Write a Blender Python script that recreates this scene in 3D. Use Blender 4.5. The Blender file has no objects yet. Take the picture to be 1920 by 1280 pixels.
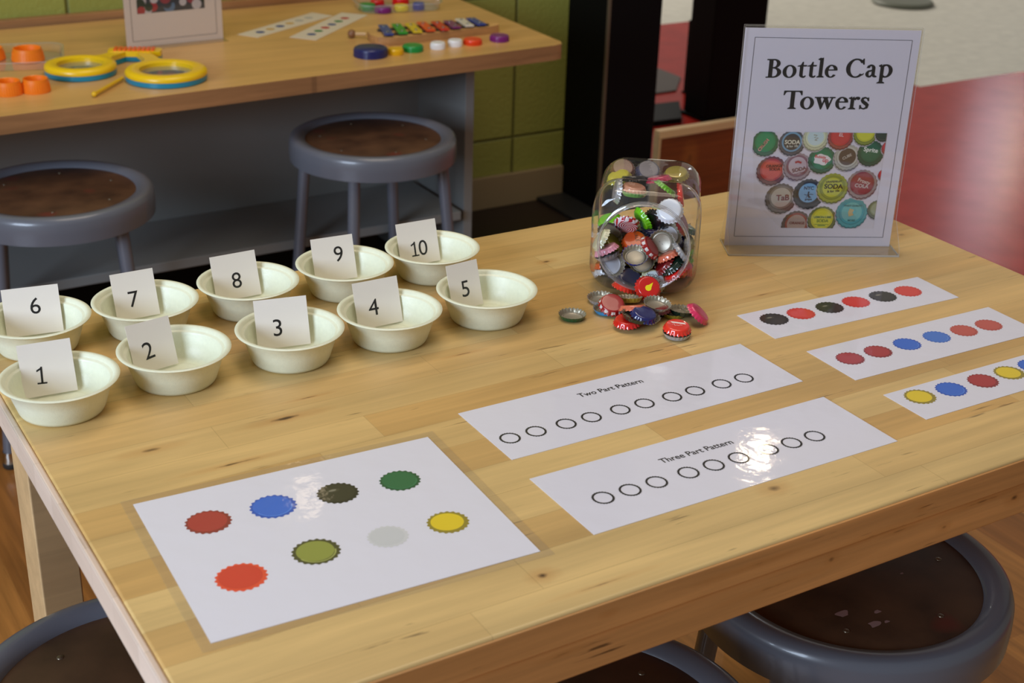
import bpy, math, random
from mathutils import Vector, Matrix, Euler
random.seed(7)
sc = bpy.context.scene
col = sc.collection
T = 0.73                      # height of the main tabletop above the floor
PI = math.pi

# ------------------------------------------------------------------ camera
cam_d = bpy.data.cameras.new('camera'); cam = bpy.data.objects.new('camera', cam_d); col.objects.link(cam)
cam.location = (-0.22259, -0.74826, 0.65213 + T)
cam.rotation_euler = (1.135381, -0.029814, -0.541029)
cam_d.sensor_width = 36; cam_d.lens = 2673.19 / 1920 * 36
cam_d.clip_start = .05; cam_d.clip_end = 60
cam_d.dof.use_dof = True; cam_d.dof.focus_distance = 1.52; cam_d.dof.aperture_fstop = 9
sc.camera = cam

# ------------------------------------------------------------------ light
sc.view_settings.view_transform = 'Standard'; sc.view_settings.look = 'None'
sc.view_settings.gamma = 1; sc.view_settings.use_curve_mapping = False
sc.view_settings.exposure = -0.14
w = bpy.data.worlds.new('room_light'); sc.world = w; w.use_nodes = True
w.node_tree.nodes['Background'].inputs[0].default_value = (.78, .71, .64, 1)
w.node_tree.nodes['Background'].inputs[1].default_value = .30
sc.cycles.max_bounces = 10; sc.cycles.transparent_max_bounces = 32
sc.cycles.caustics_reflective = False; sc.cycles.caustics_refractive = False

def area(name, loc, target, sx, sy, power, color, spread=180):
    d = bpy.data.lights.new(name, 'AREA'); d.shape = 'RECTANGLE'; d.size = sx; d.size_y = sy
    d.energy = power; d.color = color; d.spread = math.radians(spread)
    o = bpy.data.objects.new(name, d); col.objects.link(o); o.location = loc
    o.rotation_euler = (Vector(target) - Vector(loc)).to_track_quat('-Z', 'Y').to_euler()
    return o
area('window_daylight', (-2.9, -.5, T + 1.10), (.5, .5, T), 1.7, 1.3, 145, (.66, .80, 1.0))
area('far_window_daylight', (9.1, 6.9, 2.3), (3.2, 2.1, 0), .36, 1.4, 3.6, (.74, .84, 1.0))
area('far_floor_fill', (4.2, 8.2, 3.3), (4.2, 6.5, 0), 2.4, 2.4, 180, (1.0, .93, .84))  # added overhead fill, out of view, to brighten the pale far tile
area('ceiling_light', (.7, .5, 3.3), (.7, .5, 0), 1.6, 1.6, 24, (1.0, .84, .66))
area('ceiling_light', (.9, 1.5, 3.2), (.9, 2.1, T), 1.3, .5, 15, (1.0, .86, .68))
for i, (x, y, z, e) in enumerate(((1.10, 2.44, T + 1.43, .06), (3.06, 2.76, T + 1.95, 1.1), (11.8, 8.8, 3.1, 5))):
    area('track_lamp', (x, y, z), (x - .5, y - 1.2, T), .07, .07, e, (1.0, .78, .52))

# ------------------------------------------------------------------ materials
def lin(c):
    return tuple(((v / 255) / 12.92 if v / 255 <= .04045 else ((v / 255 + .055) / 1.055) ** 2.4) for v in c[:3]) + (1,)
def new(name):
    m = bpy.data.materials.new(name); m.use_nodes = True
    nt = m.node_tree; return m, nt, nt.nodes['Principled BSDF']
def N(nt, t, **kw):
    n = nt.nodes.new(t)
    for k, v in kw.items():
        if k in n.inputs: n.inputs[k].default_value = v
        else: setattr(n, k, v)
    return n
def mat(name, c, rough=.5, metal=0, coat=0, var=0, vs=20, bump=0, bs=60, spec=.5, coat_rough=.05):
    m, nt, b = new(name)
    b.inputs['Base Color'].default_value = lin(c); b.inputs['Roughness'].default_value = rough
    b.inputs['Metallic'].default_value = metal; b.inputs['Coat Weight'].default_value = coat
    b.inputs['Coat Roughness'].default_value = coat_rough
    b.inputs['Specular IOR Level'].default_value = spec
    tc = N(nt, 'ShaderNodeTexCoord')
    if var:
        n = N(nt, 'ShaderNodeTexNoise', Scale=vs, Detail=4.0); nt.links.new(tc.outputs['Object'], n.inputs['Vector'])
        r = N(nt, 'ShaderNodeValToRGB'); c0 = lin(c)
        r.color_ramp.elements[0].position = .3; r.color_ramp.elements[1].position = .7
        r.color_ramp.elements[0].color = tuple(v * (1 - var) for v in c0[:3]) + (1,)
        r.color_ramp.elements[1].color = tuple(min(1, v * (1 + var)) for v in c0[:3]) + (1,)
        nt.links.new(n.outputs['Fac'], r.inputs['Fac']); nt.links.new(r.outputs['Color'], b.inputs['Base Color'])
    if bump:
        n = N(nt, 'ShaderNodeTexNoise', Scale=bs, Detail=3.0); nt.links.new(tc.outputs['Object'], n.inputs['Vector'])
        bu = N(nt, 'ShaderNodeBump', Strength=bump, Distance=.002)
        nt.links.new(n.outputs['Fac'], bu.inputs['Height']); nt.links.new(bu.outputs['Normal'], b.inputs['Normal'])
        if coat: nt.links.new(bu.outputs['Normal'], b.inputs['Coat Normal'])
    return m
def clear(name, tint=(.97, .97, .96), rough=.03, amount=1.0, haze=0.0, bump=0):
    m = bpy.data.materials.new(name); m.use_nodes = True; nt = m.node_tree
    nt.nodes.remove(nt.nodes['Principled BSDF']); out = nt.nodes['Material Output']
    tr = N(nt, 'ShaderNodeBsdfTransparent', Color=tint + (1,)); gl = N(nt, 'ShaderNodeBsdfGlossy', Roughness=rough)
    fr = N(nt, 'ShaderNodeLayerWeight', Blend=.5)            # Schlick reflectance of a thin clear sheet, the same from both sides
    pw = N(nt, 'ShaderNodeMath', operation='POWER'); pw.inputs[1].default_value = 4.5; nt.links.new(fr.outputs['Facing'], pw.inputs[0])
    mu = N(nt, 'ShaderNodeMath', operation='MULTIPLY_ADD'); mu.inputs[1].default_value = .9 * amount; mu.inputs[2].default_value = .045 * amount; mu.use_clamp = True
    mx = N(nt, 'ShaderNodeMixShader'); nt.links.new(pw.outputs[0], mu.inputs[0]); nt.links.new(mu.outputs[0], mx.inputs[0])
    nt.links.new(tr.outputs[0], mx.inputs[1]); nt.links.new(gl.outputs[0], mx.inputs[2])
    last = mx.outputs[0]
    if haze:
        df = N(nt, 'ShaderNodeBsdfDiffuse', Color=(.8, .8, .8, 1)); m2 = N(nt, 'ShaderNodeMixShader'); m2.inputs[0].default_value = haze
        nt.links.new(last, m2.inputs[1]); nt.links.new(df.outputs[0], m2.inputs[2]); last = m2.outputs[0]
    if bump:
        tc = N(nt, 'ShaderNodeTexCoord'); n = N(nt, 'ShaderNodeTexNoise', Scale=45.0, Detail=2.0)
        bu = N(nt, 'ShaderNodeBump', Strength=bump, Distance=.004); nt.links.new(tc.outputs['Object'], n.inputs['Vector'])
        nt.links.new(n.outputs['Fac'], bu.inputs['Height'])
        nt.links.new(bu.outputs['Normal'], gl.inputs['Normal']); nt.links.new(bu.outputs['Normal'], fr.inputs['Normal'])
    nt.links.new(last, out.inputs['Surface'])
    return m
def wood(name, ca, cb, row=.043, length=.42, rough=.38, grain=.22, fleck=.6, knots=(), axis='X', spec=.5, off=(0, 0, 0), dark=(58, 34, 14), fleck_at=1.24, halo=(176, 112, 46)):
    """Butcher block: rows of finger-jointed staves along one axis, streaked grain, mineral flecks and knots."""
    m, nt, b = new(name); L = nt.links
    tc = N(nt, 'ShaderNodeTexCoord'); mp = N(nt, 'ShaderNodeMapping'); L.new(tc.outputs['Object'], mp.inputs['Vector'])
    mp.inputs['Location'].default_value = off
    if axis == 'Y': mp.inputs['Rotation'].default_value = (0, 0, PI / 2)
    br = N(nt, 'ShaderNodeTexBrick', offset=.37, offset_frequency=2, squash=1.3, squash_frequency=3)
    br.inputs['Scale'].default_value = 1; br.inputs['Mortar Size'].default_value = .0004; br.inputs['Mortar Smooth'].default_value = .6
    br.inputs['Brick Width'].default_value = length; br.inputs['Row Height'].default_value = row
    br.inputs['Bias'].default_value = 0
    br.inputs['Color1'].default_value = lin(ca); br.inputs['Color2'].default_value = lin(cb)
    mid = tuple((a + c) / 2 * .88 for a, c in zip(ca, cb)); br.inputs['Mortar'].default_value = lin(mid)
    L.new(mp.outputs[0], br.inputs['Vector'])
    # slow distortion and fine streaks along the stave
    m1 = N(nt, 'ShaderNodeMapping'); m1.inputs['Scale'].default_value = (3.5, 75, 75); L.new(mp.outputs[0], m1.inputs['Vector'])
    n1 = N(nt, 'ShaderNodeTexNoise', Scale=1.0, Detail=6.0, Roughness=.6, Distortion=.5); L.new(m1.outputs[0], n1.inputs['Vector'])
    r1 = N(nt, 'ShaderNodeMapRange'); r1.inputs['From Min'].default_value = .3; r1.inputs['From Max'].default_value = .7
    r1.inputs['To Min'].default_value = 1 - grain; r1.inputs['To Max'].default_value = 1 + grain * .35; L.new(n1.outputs['Fac'], r1.inputs['Value'])
    v1 = N(nt, 'ShaderNodeVectorMath', operation='SCALE'); L.new(br.outputs['Color'], v1.inputs[0]); L.new(r1.outputs[0], v1.inputs['Scale'])
    m3 = N(nt, 'ShaderNodeMapping'); m3.inputs['Scale'].default_value = (2, 12, 12); L.new(mp.outputs[0], m3.inputs['Vector'])
    n3 = N(nt, 'ShaderNodeTexNoise', Scale=1.3, Detail=3.0); L.new(m3.outputs[0], n3.inputs['Vector'])
    r3 = N(nt, 'ShaderNodeMapRange'); r3.inputs['From Min'].default_value = .3; r3.inputs['From Max'].default_value = .7
    r3.inputs['To Min'].default_value = .86; r3.inputs['To Max'].default_value = 1.1; L.new(n3.outputs['Fac'], r3.inputs['Value'])
    v2 = N(nt, 'ShaderNodeVectorMath', operation='SCALE'); L.new(v1.outputs[0], v2.inputs[0]); L.new(r3.outputs[0], v2.inputs['Scale'])
    # dark mineral flecks
    m2 = N(nt, 'ShaderNodeMapping'); m2.inputs['Scale'].default_value = (22, 330, 330); L.new(mp.outputs[0], m2.inputs['Vector'])
    n2 = N(nt, 'ShaderNodeTexNoise', Scale=1.0, Detail=2.0, Distortion=.3); L.new(m2.outputs[0], n2.inputs['Vector'])
    m4 = N(nt, 'ShaderNodeMapping'); m4.inputs['Scale'].default_value = (9, 34, 34); L.new(mp.outputs[0], m4.inputs['Vector'])
    n4 = N(nt, 'ShaderNodeTexNoise', Scale=1.0, Detail=2.0); L.new(m4.outputs[0], n4.inputs['Vector'])
    ad = N(nt, 'ShaderNodeMath', operation='ADD'); L.new(n2.outputs['Fac'], ad.inputs[0]); L.new(n4.outputs['Fac'], ad.inputs[1])
    r2 = N(nt, 'ShaderNodeMapRange'); r2.inputs['From Min'].default_value = fleck_at; r2.inputs['From Max'].default_value = fleck_at + .10
    r2.inputs['To Max'].default_value = fleck; L.new(ad.outputs[0], r2.inputs['Value'])
    fac = r2.outputs[0]; hal = None
    for (kx, ky, kz, rx, ry, st) in knots:
        a = N(nt, 'ShaderNodeVectorMath', operation='SUBTRACT'); L.new(tc.outputs['Object'], a.inputs[0]); a.inputs[1].default_value = (kx, ky, kz)
        nz = N(nt, 'ShaderNodeTexNoise', Scale=70.0, Detail=2.0); L.new(tc.outputs['Object'], nz.inputs['Vector'])
        d = N(nt, 'ShaderNodeVectorMath', operation='MULTIPLY'); L.new(a.outputs[0], d.inputs[0]); d.inputs[1].default_value = (1 / rx, 1 / ry, 1 / ry)
        ln = N(nt, 'ShaderNodeVectorMath', operation='LENGTH'); L.new(d.outputs[0], ln.inputs[0])
        ml = N(nt, 'ShaderNodeMath', operation='MULTIPLY_ADD'); L.new(nz.outputs['Fac'], ml.inputs[0]); ml.inputs[1].default_value = 1.4; L.new(ln.outputs['Value'], ml.inputs[2])
        rr = N(nt, 'ShaderNodeMapRange'); rr.inputs['From Min'].default_value = 1.75; rr.inputs['From Max'].default_value = .85
        rr.inputs['To Max'].default_value = st; L.new(ml.outputs[0], rr.inputs['Value'])
        hr = N(nt, 'ShaderNodeMapRange'); hr.inputs['From Min'].default_value = 4.2; hr.inputs['From Max'].default_value = 1.2
        hr.inputs['To Max'].default_value = .45 * st; L.new(ml.outputs[0], hr.inputs['Value'])
        if hal is None: hal = hr.outputs[0]
        else: hx = N(nt, 'ShaderNodeMath', operation='MAXIMUM'); L.new(hal, hx.inputs[0]); L.new(hr.outputs[0], hx.inputs[1]); hal = hx.outputs[0]
        mxx = N(nt, 'ShaderNodeMath', operation='MAXIMUM'); L.new(fac, mxx.inputs[0]); L.new(rr.outputs[0], mxx.inputs[1]); fac = mxx.outputs[0]
    base = v2.outputs[0]
    if hal is not None: hm = N(nt, 'ShaderNodeMix', data_type='RGBA'); L.new(hal, hm.inputs['Factor']); L.new(base, hm.inputs['A']); hm.inputs['B'].default_value = lin(halo); base = hm.outputs['Result']
    mx = N(nt, 'ShaderNodeMix', data_type='RGBA'); L.new(fac, mx.inputs['Factor']); L.new(base, mx.inputs['A']); mx.inputs['B'].default_value = lin(dark)
    L.new(mx.outputs['Result'], b.inputs['Base Color'])
    b.inputs['Roughness'].default_value = rough; b.inputs['Specular IOR Level'].default_value = spec
    bu = N(nt, 'ShaderNodeBump', Strength=.12, Distance=.001); L.new(n1.outputs['Fac'], bu.inputs['Height']); L.new(bu.outputs['Normal'], b.inputs['Normal'])
    return m

# ------------------------------------------------------------------ mesh building
class MB:
    def __init__(s): s.v = []; s.f = []; s.m = []; s.X = Matrix()
    def add(s, vs, fs, mi=0):
        o = len(s.v); s.v += [tuple(s.X @ Vector(v)) for v in vs]
        s.f += [tuple(i + o for i in f) for f in fs]; s.m += [mi] * len(fs); return s
    def box(s, x0, x1, y0, y1, z0, z1, mi=0):
        vs = [(x, y, z) for z in (z0, z1) for y in (y0, y1) for x in (x0, x1)]
        return s.add(vs, [(0, 2, 3, 1), (4, 5, 7, 6), (0, 1, 5, 4), (2, 6, 7, 3), (0, 4, 6, 2), (1, 3, 7, 5)], mi)
    def lathe(s, prof, n=48, mi=0, mis=None, c=(0, 0, 0)):
        vs = []; fs = []; idx = []
        for r, z in prof:
            if r < 1e-6: idx.append([len(vs)]); vs.append((c[0], c[1], c[2] + z))
            else:
                idx.append(list(range(len(vs), len(vs) + n)))
                vs += [(c[0] + r * math.cos(2 * PI * k / n), c[1] + r * math.sin(2 * PI * k / n), c[2] + z) for k in range(n)]
        for j in range(len(prof) - 1):
            a, b = idx[j], idx[j + 1]; g = []
            for k in range(n):
                k2 = (k + 1) % n
                if len(a) == 1 and len(b) == 1: continue
                if len(a) == 1: g.append((a[0], b[k2], b[k]))
                elif len(b) == 1: g.append((a[k], a[k2], b[0]))
                else: g.append((a[k], a[k2], b[k2], b[k]))
            fs.append(g)
        o = len(s.v); s.v += [tuple(s.X @ Vector(v)) for v in vs]
        for j, g in enumerate(fs):
            s.f += [tuple(i + o for i in f) for f in g]; s.m += [mis[j] if mis else mi] * len(g)
        return s
    def tube(s, p0, p1, r0, r1=None, n=16, mi=0, caps=True):
        r1 = r0 if r1 is None else r1; p0 = Vector(p0); p1 = Vector(p1); d = (p1 - p0).normalized()
        a = d.orthogonal().normalized(); b = d.cross(a); vs = []
        for p, r in ((p0, r0), (p1, r1)):
            vs += [p + (a * math.cos(2 * PI * k / n) + b * math.sin(2 * PI * k / n)) * r for k in range(n)]
        fs = [(k, (k + 1) % n, n + (k + 1) % n, n + k) for k in range(n)]
        if caps: fs += [tuple(range(n - 1, -1, -1)), tuple(range(n, 2 * n))]
        return s.add(vs, fs, mi)
    def prism(s, pts, z0, z1, mi=0, mside=None):
        n = len(pts); vs = [(x, y, z0) for x, y in pts] + [(x, y, z1) for x, y in pts]
        s.add(vs, [tuple(range(n - 1, -1, -1)), tuple(range(n, 2 * n))], mi)
        return s.add(vs, [(k, (k + 1) % n, n + (k + 1) % n, n + k) for k in range(n)], mi if mside is None else mside)
    def poly(s, pts, z=0, mi=0):
        if len(pts) < 3: return s
        return s.add([(x, y, z) for x, y in pts], [tuple(range(len(pts)))], mi)
    def strip(s, A, B, z=0, mi=0, closed=False):
        n = len(A); vs = [(x, y, z) for x, y in A] + [(x, y, z) for x, y in B]
        r = range(n if closed else n - 1)
        return s.add(vs, [(k, (k + 1) % n, n + (k + 1) % n, n + k) for k in r], mi)
    def torus(s, R, r, z=0, n=48, k=10, mi=0, c=(0, 0)):
        return s.lathe([(R + r * math.cos(2 * PI * j / k), z + r * math.sin(2 * PI * j / k)) for j in range(k + 1)], n, mi, c=(c[0], c[1], 0))
    def build(s, name, mats, parent=None, smooth=True, bevel=0, loc=None, rot=None, angle=40):
        me = bpy.data.meshes.new(name); me.from_pydata(s.v, [], s.f)
        for m in (mats if isinstance(mats, (list, tuple)) else [mats]): me.materials.append(m)
        me.polygons.foreach_set('material_index', s.m)
        if smooth:
            me.polygons.foreach_set('use_smooth', [True] * len(s.f)); me.set_sharp_from_angle(angle=math.radians(angle))
        me.update(); o = bpy.data.objects.new(name, me); col.objects.link(o)
        if parent: o.parent = parent
        if loc: o.location = loc
        if rot: o.rotation_euler = rot
        if bevel:
            b = o.modifiers.new('bevel', 'BEVEL'); b.width = bevel; b.segments = 3; b.limit_method = 'ANGLE'; b.angle_limit = math.radians(35)
            b.harden_normals = False
        return o
def tag(o, label, cat, group=None, kind=None):
    if label: o['label'] = label
    if cat: o['category'] = cat
    if group: o['group'] = group
    if kind: o['kind'] = kind
    return o
def thing(name, label, cat, loc=(0, 0, 0), rz=0, group=None):
    o = bpy.data.objects.new(name, None); col.objects.link(o); o.empty_display_size = .05
    o.location = loc; o.rotation_euler = (0, 0, rz); return tag(o, label, cat, group)
def kids(o): return [c for c in col.objects if c.parent == o]
def copy_tree(o, parent=None, source=None):
    c = o.copy(); col.objects.link(c)
    if parent: c.parent = parent
    for ch in source[o]: copy_tree(ch, c, source)
    return c
def tree(o, d=None):
    d = {} if d is None else d; d[o] = kids(o)
    for c in d[o]: tree(c, d)
    return d
def rrect(w, h, r, k=6):
    pts = []
    for cx, cy, a0 in ((w / 2 - r, h / 2 - r, 0), (-w / 2 + r, h / 2 - r, 90), (-w / 2 + r, -h / 2 + r, 180), (w / 2 - r, -h / 2 + r, 270)):
        for i in range(k + 1):
            a = math.radians(a0 + 90 * i / k); pts.append((cx + r * math.cos(a), cy + r * math.sin(a)))
    return pts
def text_mesh(name, body, size, material, parent, loc=(0, 0, 0), rot=(0, 0, 0), align='CENTER', offset=0, sx=1, space=1):
    c = bpy.data.curves.new(name, 'FONT'); c.body = body; c.size = size; c.align_x = align; c.offset = offset; c.space_character = space
    c.resolution_u = 4
    t = bpy.data.objects.new(name + '_curve', c); col.objects.link(t)
    me = bpy.data.meshes.new_from_object(t.evaluated_get(bpy.context.evaluated_depsgraph_get()))
    bpy.data.objects.remove(t); bpy.data.curves.remove(c); me.name = name
    for v in me.vertices: v.co.x *= sx
    me.materials.clear(); me.materials.append(material)
    o = bpy.data.objects.new(name, me); col.objects.link(o); o.parent = parent; o.location = loc; o.rotation_euler = rot
    return o
# ------------------------------------------------------------------ palette
M = {}
M['block'] = None
TOPK = ((.309, .051, 0, .0055, .0035, .95), (.565, .068, 0, .0065, .0045, .7), (.100, .394, 0, .013, .003, .75), (.232, .394, 0, .016, .0028, .95), (.455, .441, 0, .012, .0012, .8), (.270, .424, 0, .010, .0010, .8),
        (.675, .625, 0, .006, .003, .9), (.670, .380, 0, .010, .0014, .7), (1.148, .494, 0, .007, .004, .6), (.156, .335, 0, .020, .0018, .8), (.62, .365, 0, .006, .001, .6), (.345, .018, 0, .022, .0012, .6),
        (.85, .42, 0, .010, .0012, .6), (.52, .33, 0, .012, .0012, .5))
M['top'] = wood('butcher_block', (222, 190, 128), (204, 162, 98), row=.047, length=.37, rough=.36, fleck_at=1.27, knots=TOPK, off=(.07, .012, 0), grain=.16)
M['rail'] = wood('rail_wood', (216, 158, 96), (206, 144, 84), row=.09, length=9, fleck_at=1.28, rough=.42, fleck=.75, grain=.25, off=(0, .02, .0),
                 knots=((.640, 0, -.030, .030, .0022, .75), (.661, 0, -.036, .010, .0012, .8), (.681, 0, -.017, .0035, .0016, .95), (.771, 0, -.036, .024, .0014, .85), (.484, 0, -.016, .026, .0016, .85), (.813, 0, -.045, .005, .003, .95),
                        (.579, 0, -.041, .004, .003, .6), (.338, 0, -.014, .004, .0016, .9), (.30, 0, -.040, .010, .0012, .7), (.52, 0, -.048, .030, .0014, .6), (.43, 0, -.030, .008, .001, .7), (.72, 0, -.050, .004, .002, .8)))
M['edge'] = wood('end_grain', (228, 205, 186), (216, 192, 172), row=.047, length=.06, rough=.5, fleck=.2, grain=.1, axis='Y')
M['leg'] = wood('leg_wood', (214, 180, 132), (200, 160, 112), row=.2, length=1.2, rough=.5, fleck=.1, grain=.12)
M['top2'] = wood('maple_top', (216, 170, 104), (208, 162, 98), off=(1, 0, 0), row=.30, length=9, rough=.34, fleck=.1, grain=.10)
M['edge2'] = wood('maple_edge', (172, 126, 84), (160, 114, 74), off=(1, 0, 0), row=.1, length=9, rough=.42, fleck=.2, grain=.25)
M['plank'] = wood('floor_plank', (184, 128, 66), (146, 94, 44), row=.12, length=.9, rough=.32, fleck=.3, grain=.35, axis='Y')
M['grey'] = mat('grey_laminate', (128, 130, 128), .5, var=.05, vs=3)
M['red'] = mat('red_tile', (182, 46, 38), .22, spec=.35, var=.12, vs=9, bump=.10, bs=6)
M['white'] = mat('terrazzo', (222, 220, 206), .55, var=.08, vs=18, bump=.08, bs=6)
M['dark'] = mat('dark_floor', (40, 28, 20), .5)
M['black'] = mat('black_paint', (8, 8, 9), .6, spec=.12)
M['steel'] = mat('grey_enamel', (98, 101, 110), .30, var=.04, vs=8, coat=.25)
M['board'] = None
M['rubber'] = mat('rubber', (40, 38, 36), .7)
M['chrome'] = mat('chrome', (200, 198, 192), .15, metal=1)
M['rivet'] = mat('rivet_metal', (120, 108, 92), .35, metal=.8)
M['paper'] = mat('paper', (244, 240, 242), .55)
M['lam'] = mat('laminated_paper', (228, 228, 242), .5, coat=1, bump=.16, bs=42, coat_rough=.07)
M['card'] = mat('laminated_card', (240, 232, 224), .5, coat=.7, bump=.08, bs=40, coat_rough=.12)
M['ink'] = mat('black_ink', (20, 18, 20), .5, coat=.35)
M['film'] = clear('laminate_film', (.985, .98, .97), .08, 1.2, haze=.05, bump=.12)
M['acry'] = clear('acrylic', (.98, .98, .97), .02, 1.1)
M['acedge'] = clear('acrylic_edge', (.92, .92, .86), .15, 1.5, haze=.35)
M['neck'] = clear('jar_neck_plastic', (.95, .95, .96), .08, 2.4, haze=.09)
M['jar'] = clear('jar_plastic', (.985, .985, .985), .045, 1.35, haze=.02, bump=.15)
M['tray'] = clear('tray_plastic', (.96, .96, .96), .05, 1.6, haze=.08)
M['bowl'] = mat('moulded_pulp', (228, 231, 206), .42, coat=.15, var=.025, vs=240, bump=.12, bs=900)
def board_mat():
    m, nt, b = new('stained_hardboard'); L = nt.links; tc = N(nt, 'ShaderNodeTexCoord')
    n = N(nt, 'ShaderNodeTexNoise', Scale=14.0, Detail=5.0); L.new(tc.outputs['Object'], n.inputs['Vector'])
    r = N(nt, 'ShaderNodeValToRGB'); r.color_ramp.elements[0].position = .32; r.color_ramp.elements[1].position = .68
    r.color_ramp.elements[0].color = lin((60, 40, 28)); r.color_ramp.elements[1].color = lin((92, 64, 44)); L.new(n.outputs['Fac'], r.inputs['Fac'])
    last = r.outputs['Color']
    for sc_, lo, hi, c in ((9, .68, .74, (96, 44, 34)), (7, .68, .76, (52, 34, 52))):
        q = N(nt, 'ShaderNodeTexNoise', Scale=float(sc_), Detail=1.0); mp = N(nt, 'ShaderNodeMapping'); mp.inputs['Location'].default_value = (sc_ * 1.7, sc_ * .3, 0)
        L.new(tc.outputs['Object'], mp.inputs['Vector']); L.new(mp.outputs[0], q.inputs['Vector'])
        rr = N(nt, 'ShaderNodeMapRange'); rr.inputs['From Min'].default_value = lo; rr.inputs['From Max'].default_value = hi; L.new(q.outputs['Fac'], rr.inputs['Value'])
        mx = N(nt, 'ShaderNodeMix', data_type='RGBA'); L.new(rr.outputs[0], mx.inputs['Factor']); L.new(last, mx.inputs['A']); mx.inputs['B'].default_value = lin(c); last = mx.outputs['Result']
    L.new(last, b.inputs['Base Color']); b.inputs['Roughness'].default_value = .5; b.inputs['Specular IOR Level'].default_value = .3; return m
M['board'] = board_mat()
def block_mat():
    m, nt, b = new('green_block'); L = nt.links; tc = N(nt, 'ShaderNodeTexCoord')
    sp = N(nt, 'ShaderNodeSeparateXYZ'); L.new(tc.outputs['Object'], sp.inputs[0])
    cb = N(nt, 'ShaderNodeCombineXYZ'); L.new(sp.outputs['X'], cb.inputs['X']); L.new(sp.outputs['Z'], cb.inputs['Y'])
    mp = N(nt, 'ShaderNodeMapping'); mp.inputs['Location'].default_value = (-1.833 + 4.05, -.197 + .4, 0); L.new(cb.outputs[0], mp.inputs['Vector'])
    br = N(nt, 'ShaderNodeTexBrick', offset=0.0, squash=1.0); br.inputs['Scale'].default_value = 1
    br.inputs['Mortar Size'].default_value = .006; br.inputs['Mortar Smooth'].default_value = .8
    br.inputs['Brick Width'].default_value = .405; br.inputs['Row Height'].default_value = .4
    br.inputs['Color1'].default_value = lin((148, 152, 74)); br.inputs['Color2'].default_value = lin((144, 148, 72)); br.inputs['Mortar'].default_value = lin((98, 100, 46))
    L.new(mp.outputs[0], br.inputs['Vector']); L.new(br.outputs['Color'], b.inputs['Base Color'])
    n = N(nt, 'ShaderNodeTexNoise', Scale=90.0, Detail=4.0); L.new(tc.outputs['Object'], n.inputs['Vector'])
    ma = N(nt, 'ShaderNodeMath', operation='MULTIPLY_ADD'); L.new(br.outputs['Fac'], ma.inputs[0]); ma.inputs[1].default_value = -3.0; L.new(n.outputs['Fac'], ma.inputs[2])
    bu = N(nt, 'ShaderNodeBump', Strength=.6, Distance=.003); L.new(ma.outputs[0], bu.inputs['Height']); L.new(bu.outputs['Normal'], b.inputs['Normal'])
    b.inputs['Roughness'].default_value = .45; return m
M['block'] = block_mat()
def plastic(n, c, r=.32): return mat(n, c, r, coat=.2)

# ------------------------------------------------------------------ the setting
fl = MB(); XL, XR = -2.6, 2.3
def quad(x0, x1, y0, y1, mi): fl.add([(x0, y0, 0), (x1, y0, 0), (x1, y1, 0), (x0, y1, 0)], [(0, 1, 2, 3)], mi)
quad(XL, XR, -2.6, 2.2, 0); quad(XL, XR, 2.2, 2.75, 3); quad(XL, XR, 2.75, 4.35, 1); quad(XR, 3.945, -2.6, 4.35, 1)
quad(3.945, 9, -2.6, 3.05, 1); quad(3.945, 9, 3.05, 4.35, 2); quad(XL, 9, 4.35, 11, 2)
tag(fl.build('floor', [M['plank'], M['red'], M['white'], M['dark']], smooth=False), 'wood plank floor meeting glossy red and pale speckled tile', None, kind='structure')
tag(MB().box(XL, 2.12, 2.6, 2.75, 0, 2.8).build('wall_back', M['block'], smooth=False), 'olive green painted block wall behind the far table', None, kind='structure')
tag(MB().box(XL, 2.0, 2.583, 2.599, 0, .094).build('baseboard_back', mat('beige_base', (150, 132, 100), .5), smooth=False, bevel=.002), 'beige baseboard at the foot of the green wall', None, kind='structure')

# black door posts, wooden crate and what shows through the gap
t = thing('steel_post', 'wide black steel post at the end of the green wall', 'post', (2.11, 2.505, 0))
MB().box(-.108, .070, -.105, .094, .012, 2.6).build('post_shaft', M['black'], t, bevel=.004)
MB().box(-.20, .072, -.135, .078, 0, .012).build('base_plate', mat('dark_plate', (34, 34, 34), .5), t, bevel=.002)
MB().box(-.1105, -.104, -.1075, -.098, .012, 2.6).build('lit_corner_line', mat('lit_edge_brown', (92, 78, 62), .5), t)  # paler strip paints the light caught along the black post's corner
t = thing('steel_post', 'narrower black post standing behind the wooden partition', 'post', (2.99, 3.07, 0))
MB().box(-.12, .11, -.06, .07, .012, 2.6).build('post_shaft', M['black'], t, bevel=.004)
MB().box(-.125, .12, -.065, .08, 0, .012).build('base_plate', M['black'], t, bevel=.002)
M['pine'] = wood('pine_edge', (206, 172, 122), (196, 160, 110), row=.3, length=2, rough=.5, fleck=.1, grain=.1)
M['redwood'] = wood('red_brown_panel', (138, 72, 30), (128, 62, 24), row=.4, length=2, rough=.4, fleck=.1, grain=.35, knots=((.12, -.01, .13, .012, .02, .8), (.16, -.01, .06, .12, .05, .12)), dark=(52, 26, 12))
t = thing('wooden_partition', 'low red-brown wooden partition with pale pine top edge beside black post', 'partition', (2.185, 2.382, 0))
MB().box(.008, .42, 0, .018, 0, .205).build('front_panel', M['redwood'], t)
MB().box(0, .43, -.004, .022, .205, .228).build('top_rail', M['pine'], t, bevel=.001)
MB().box(0, .008, -.004, .022, 0, .205).build('side_edge', M['pine'], t)
MB().box(.42, .43, -.004, .022, 0, .205).build('side_edge', M['pine'], t)
t = thing('display_frame', 'thin black upright seen through the gap between black posts', 'frame', (3.055, 3.362, 0))
MB().box(-.009, .009, -.009, .009, .006, .27).build('upright', M['black'], t)
MB().box(-.014, .014, -.014, .014, 0, .006).build('foot_plate', M['black'], t)
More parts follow.
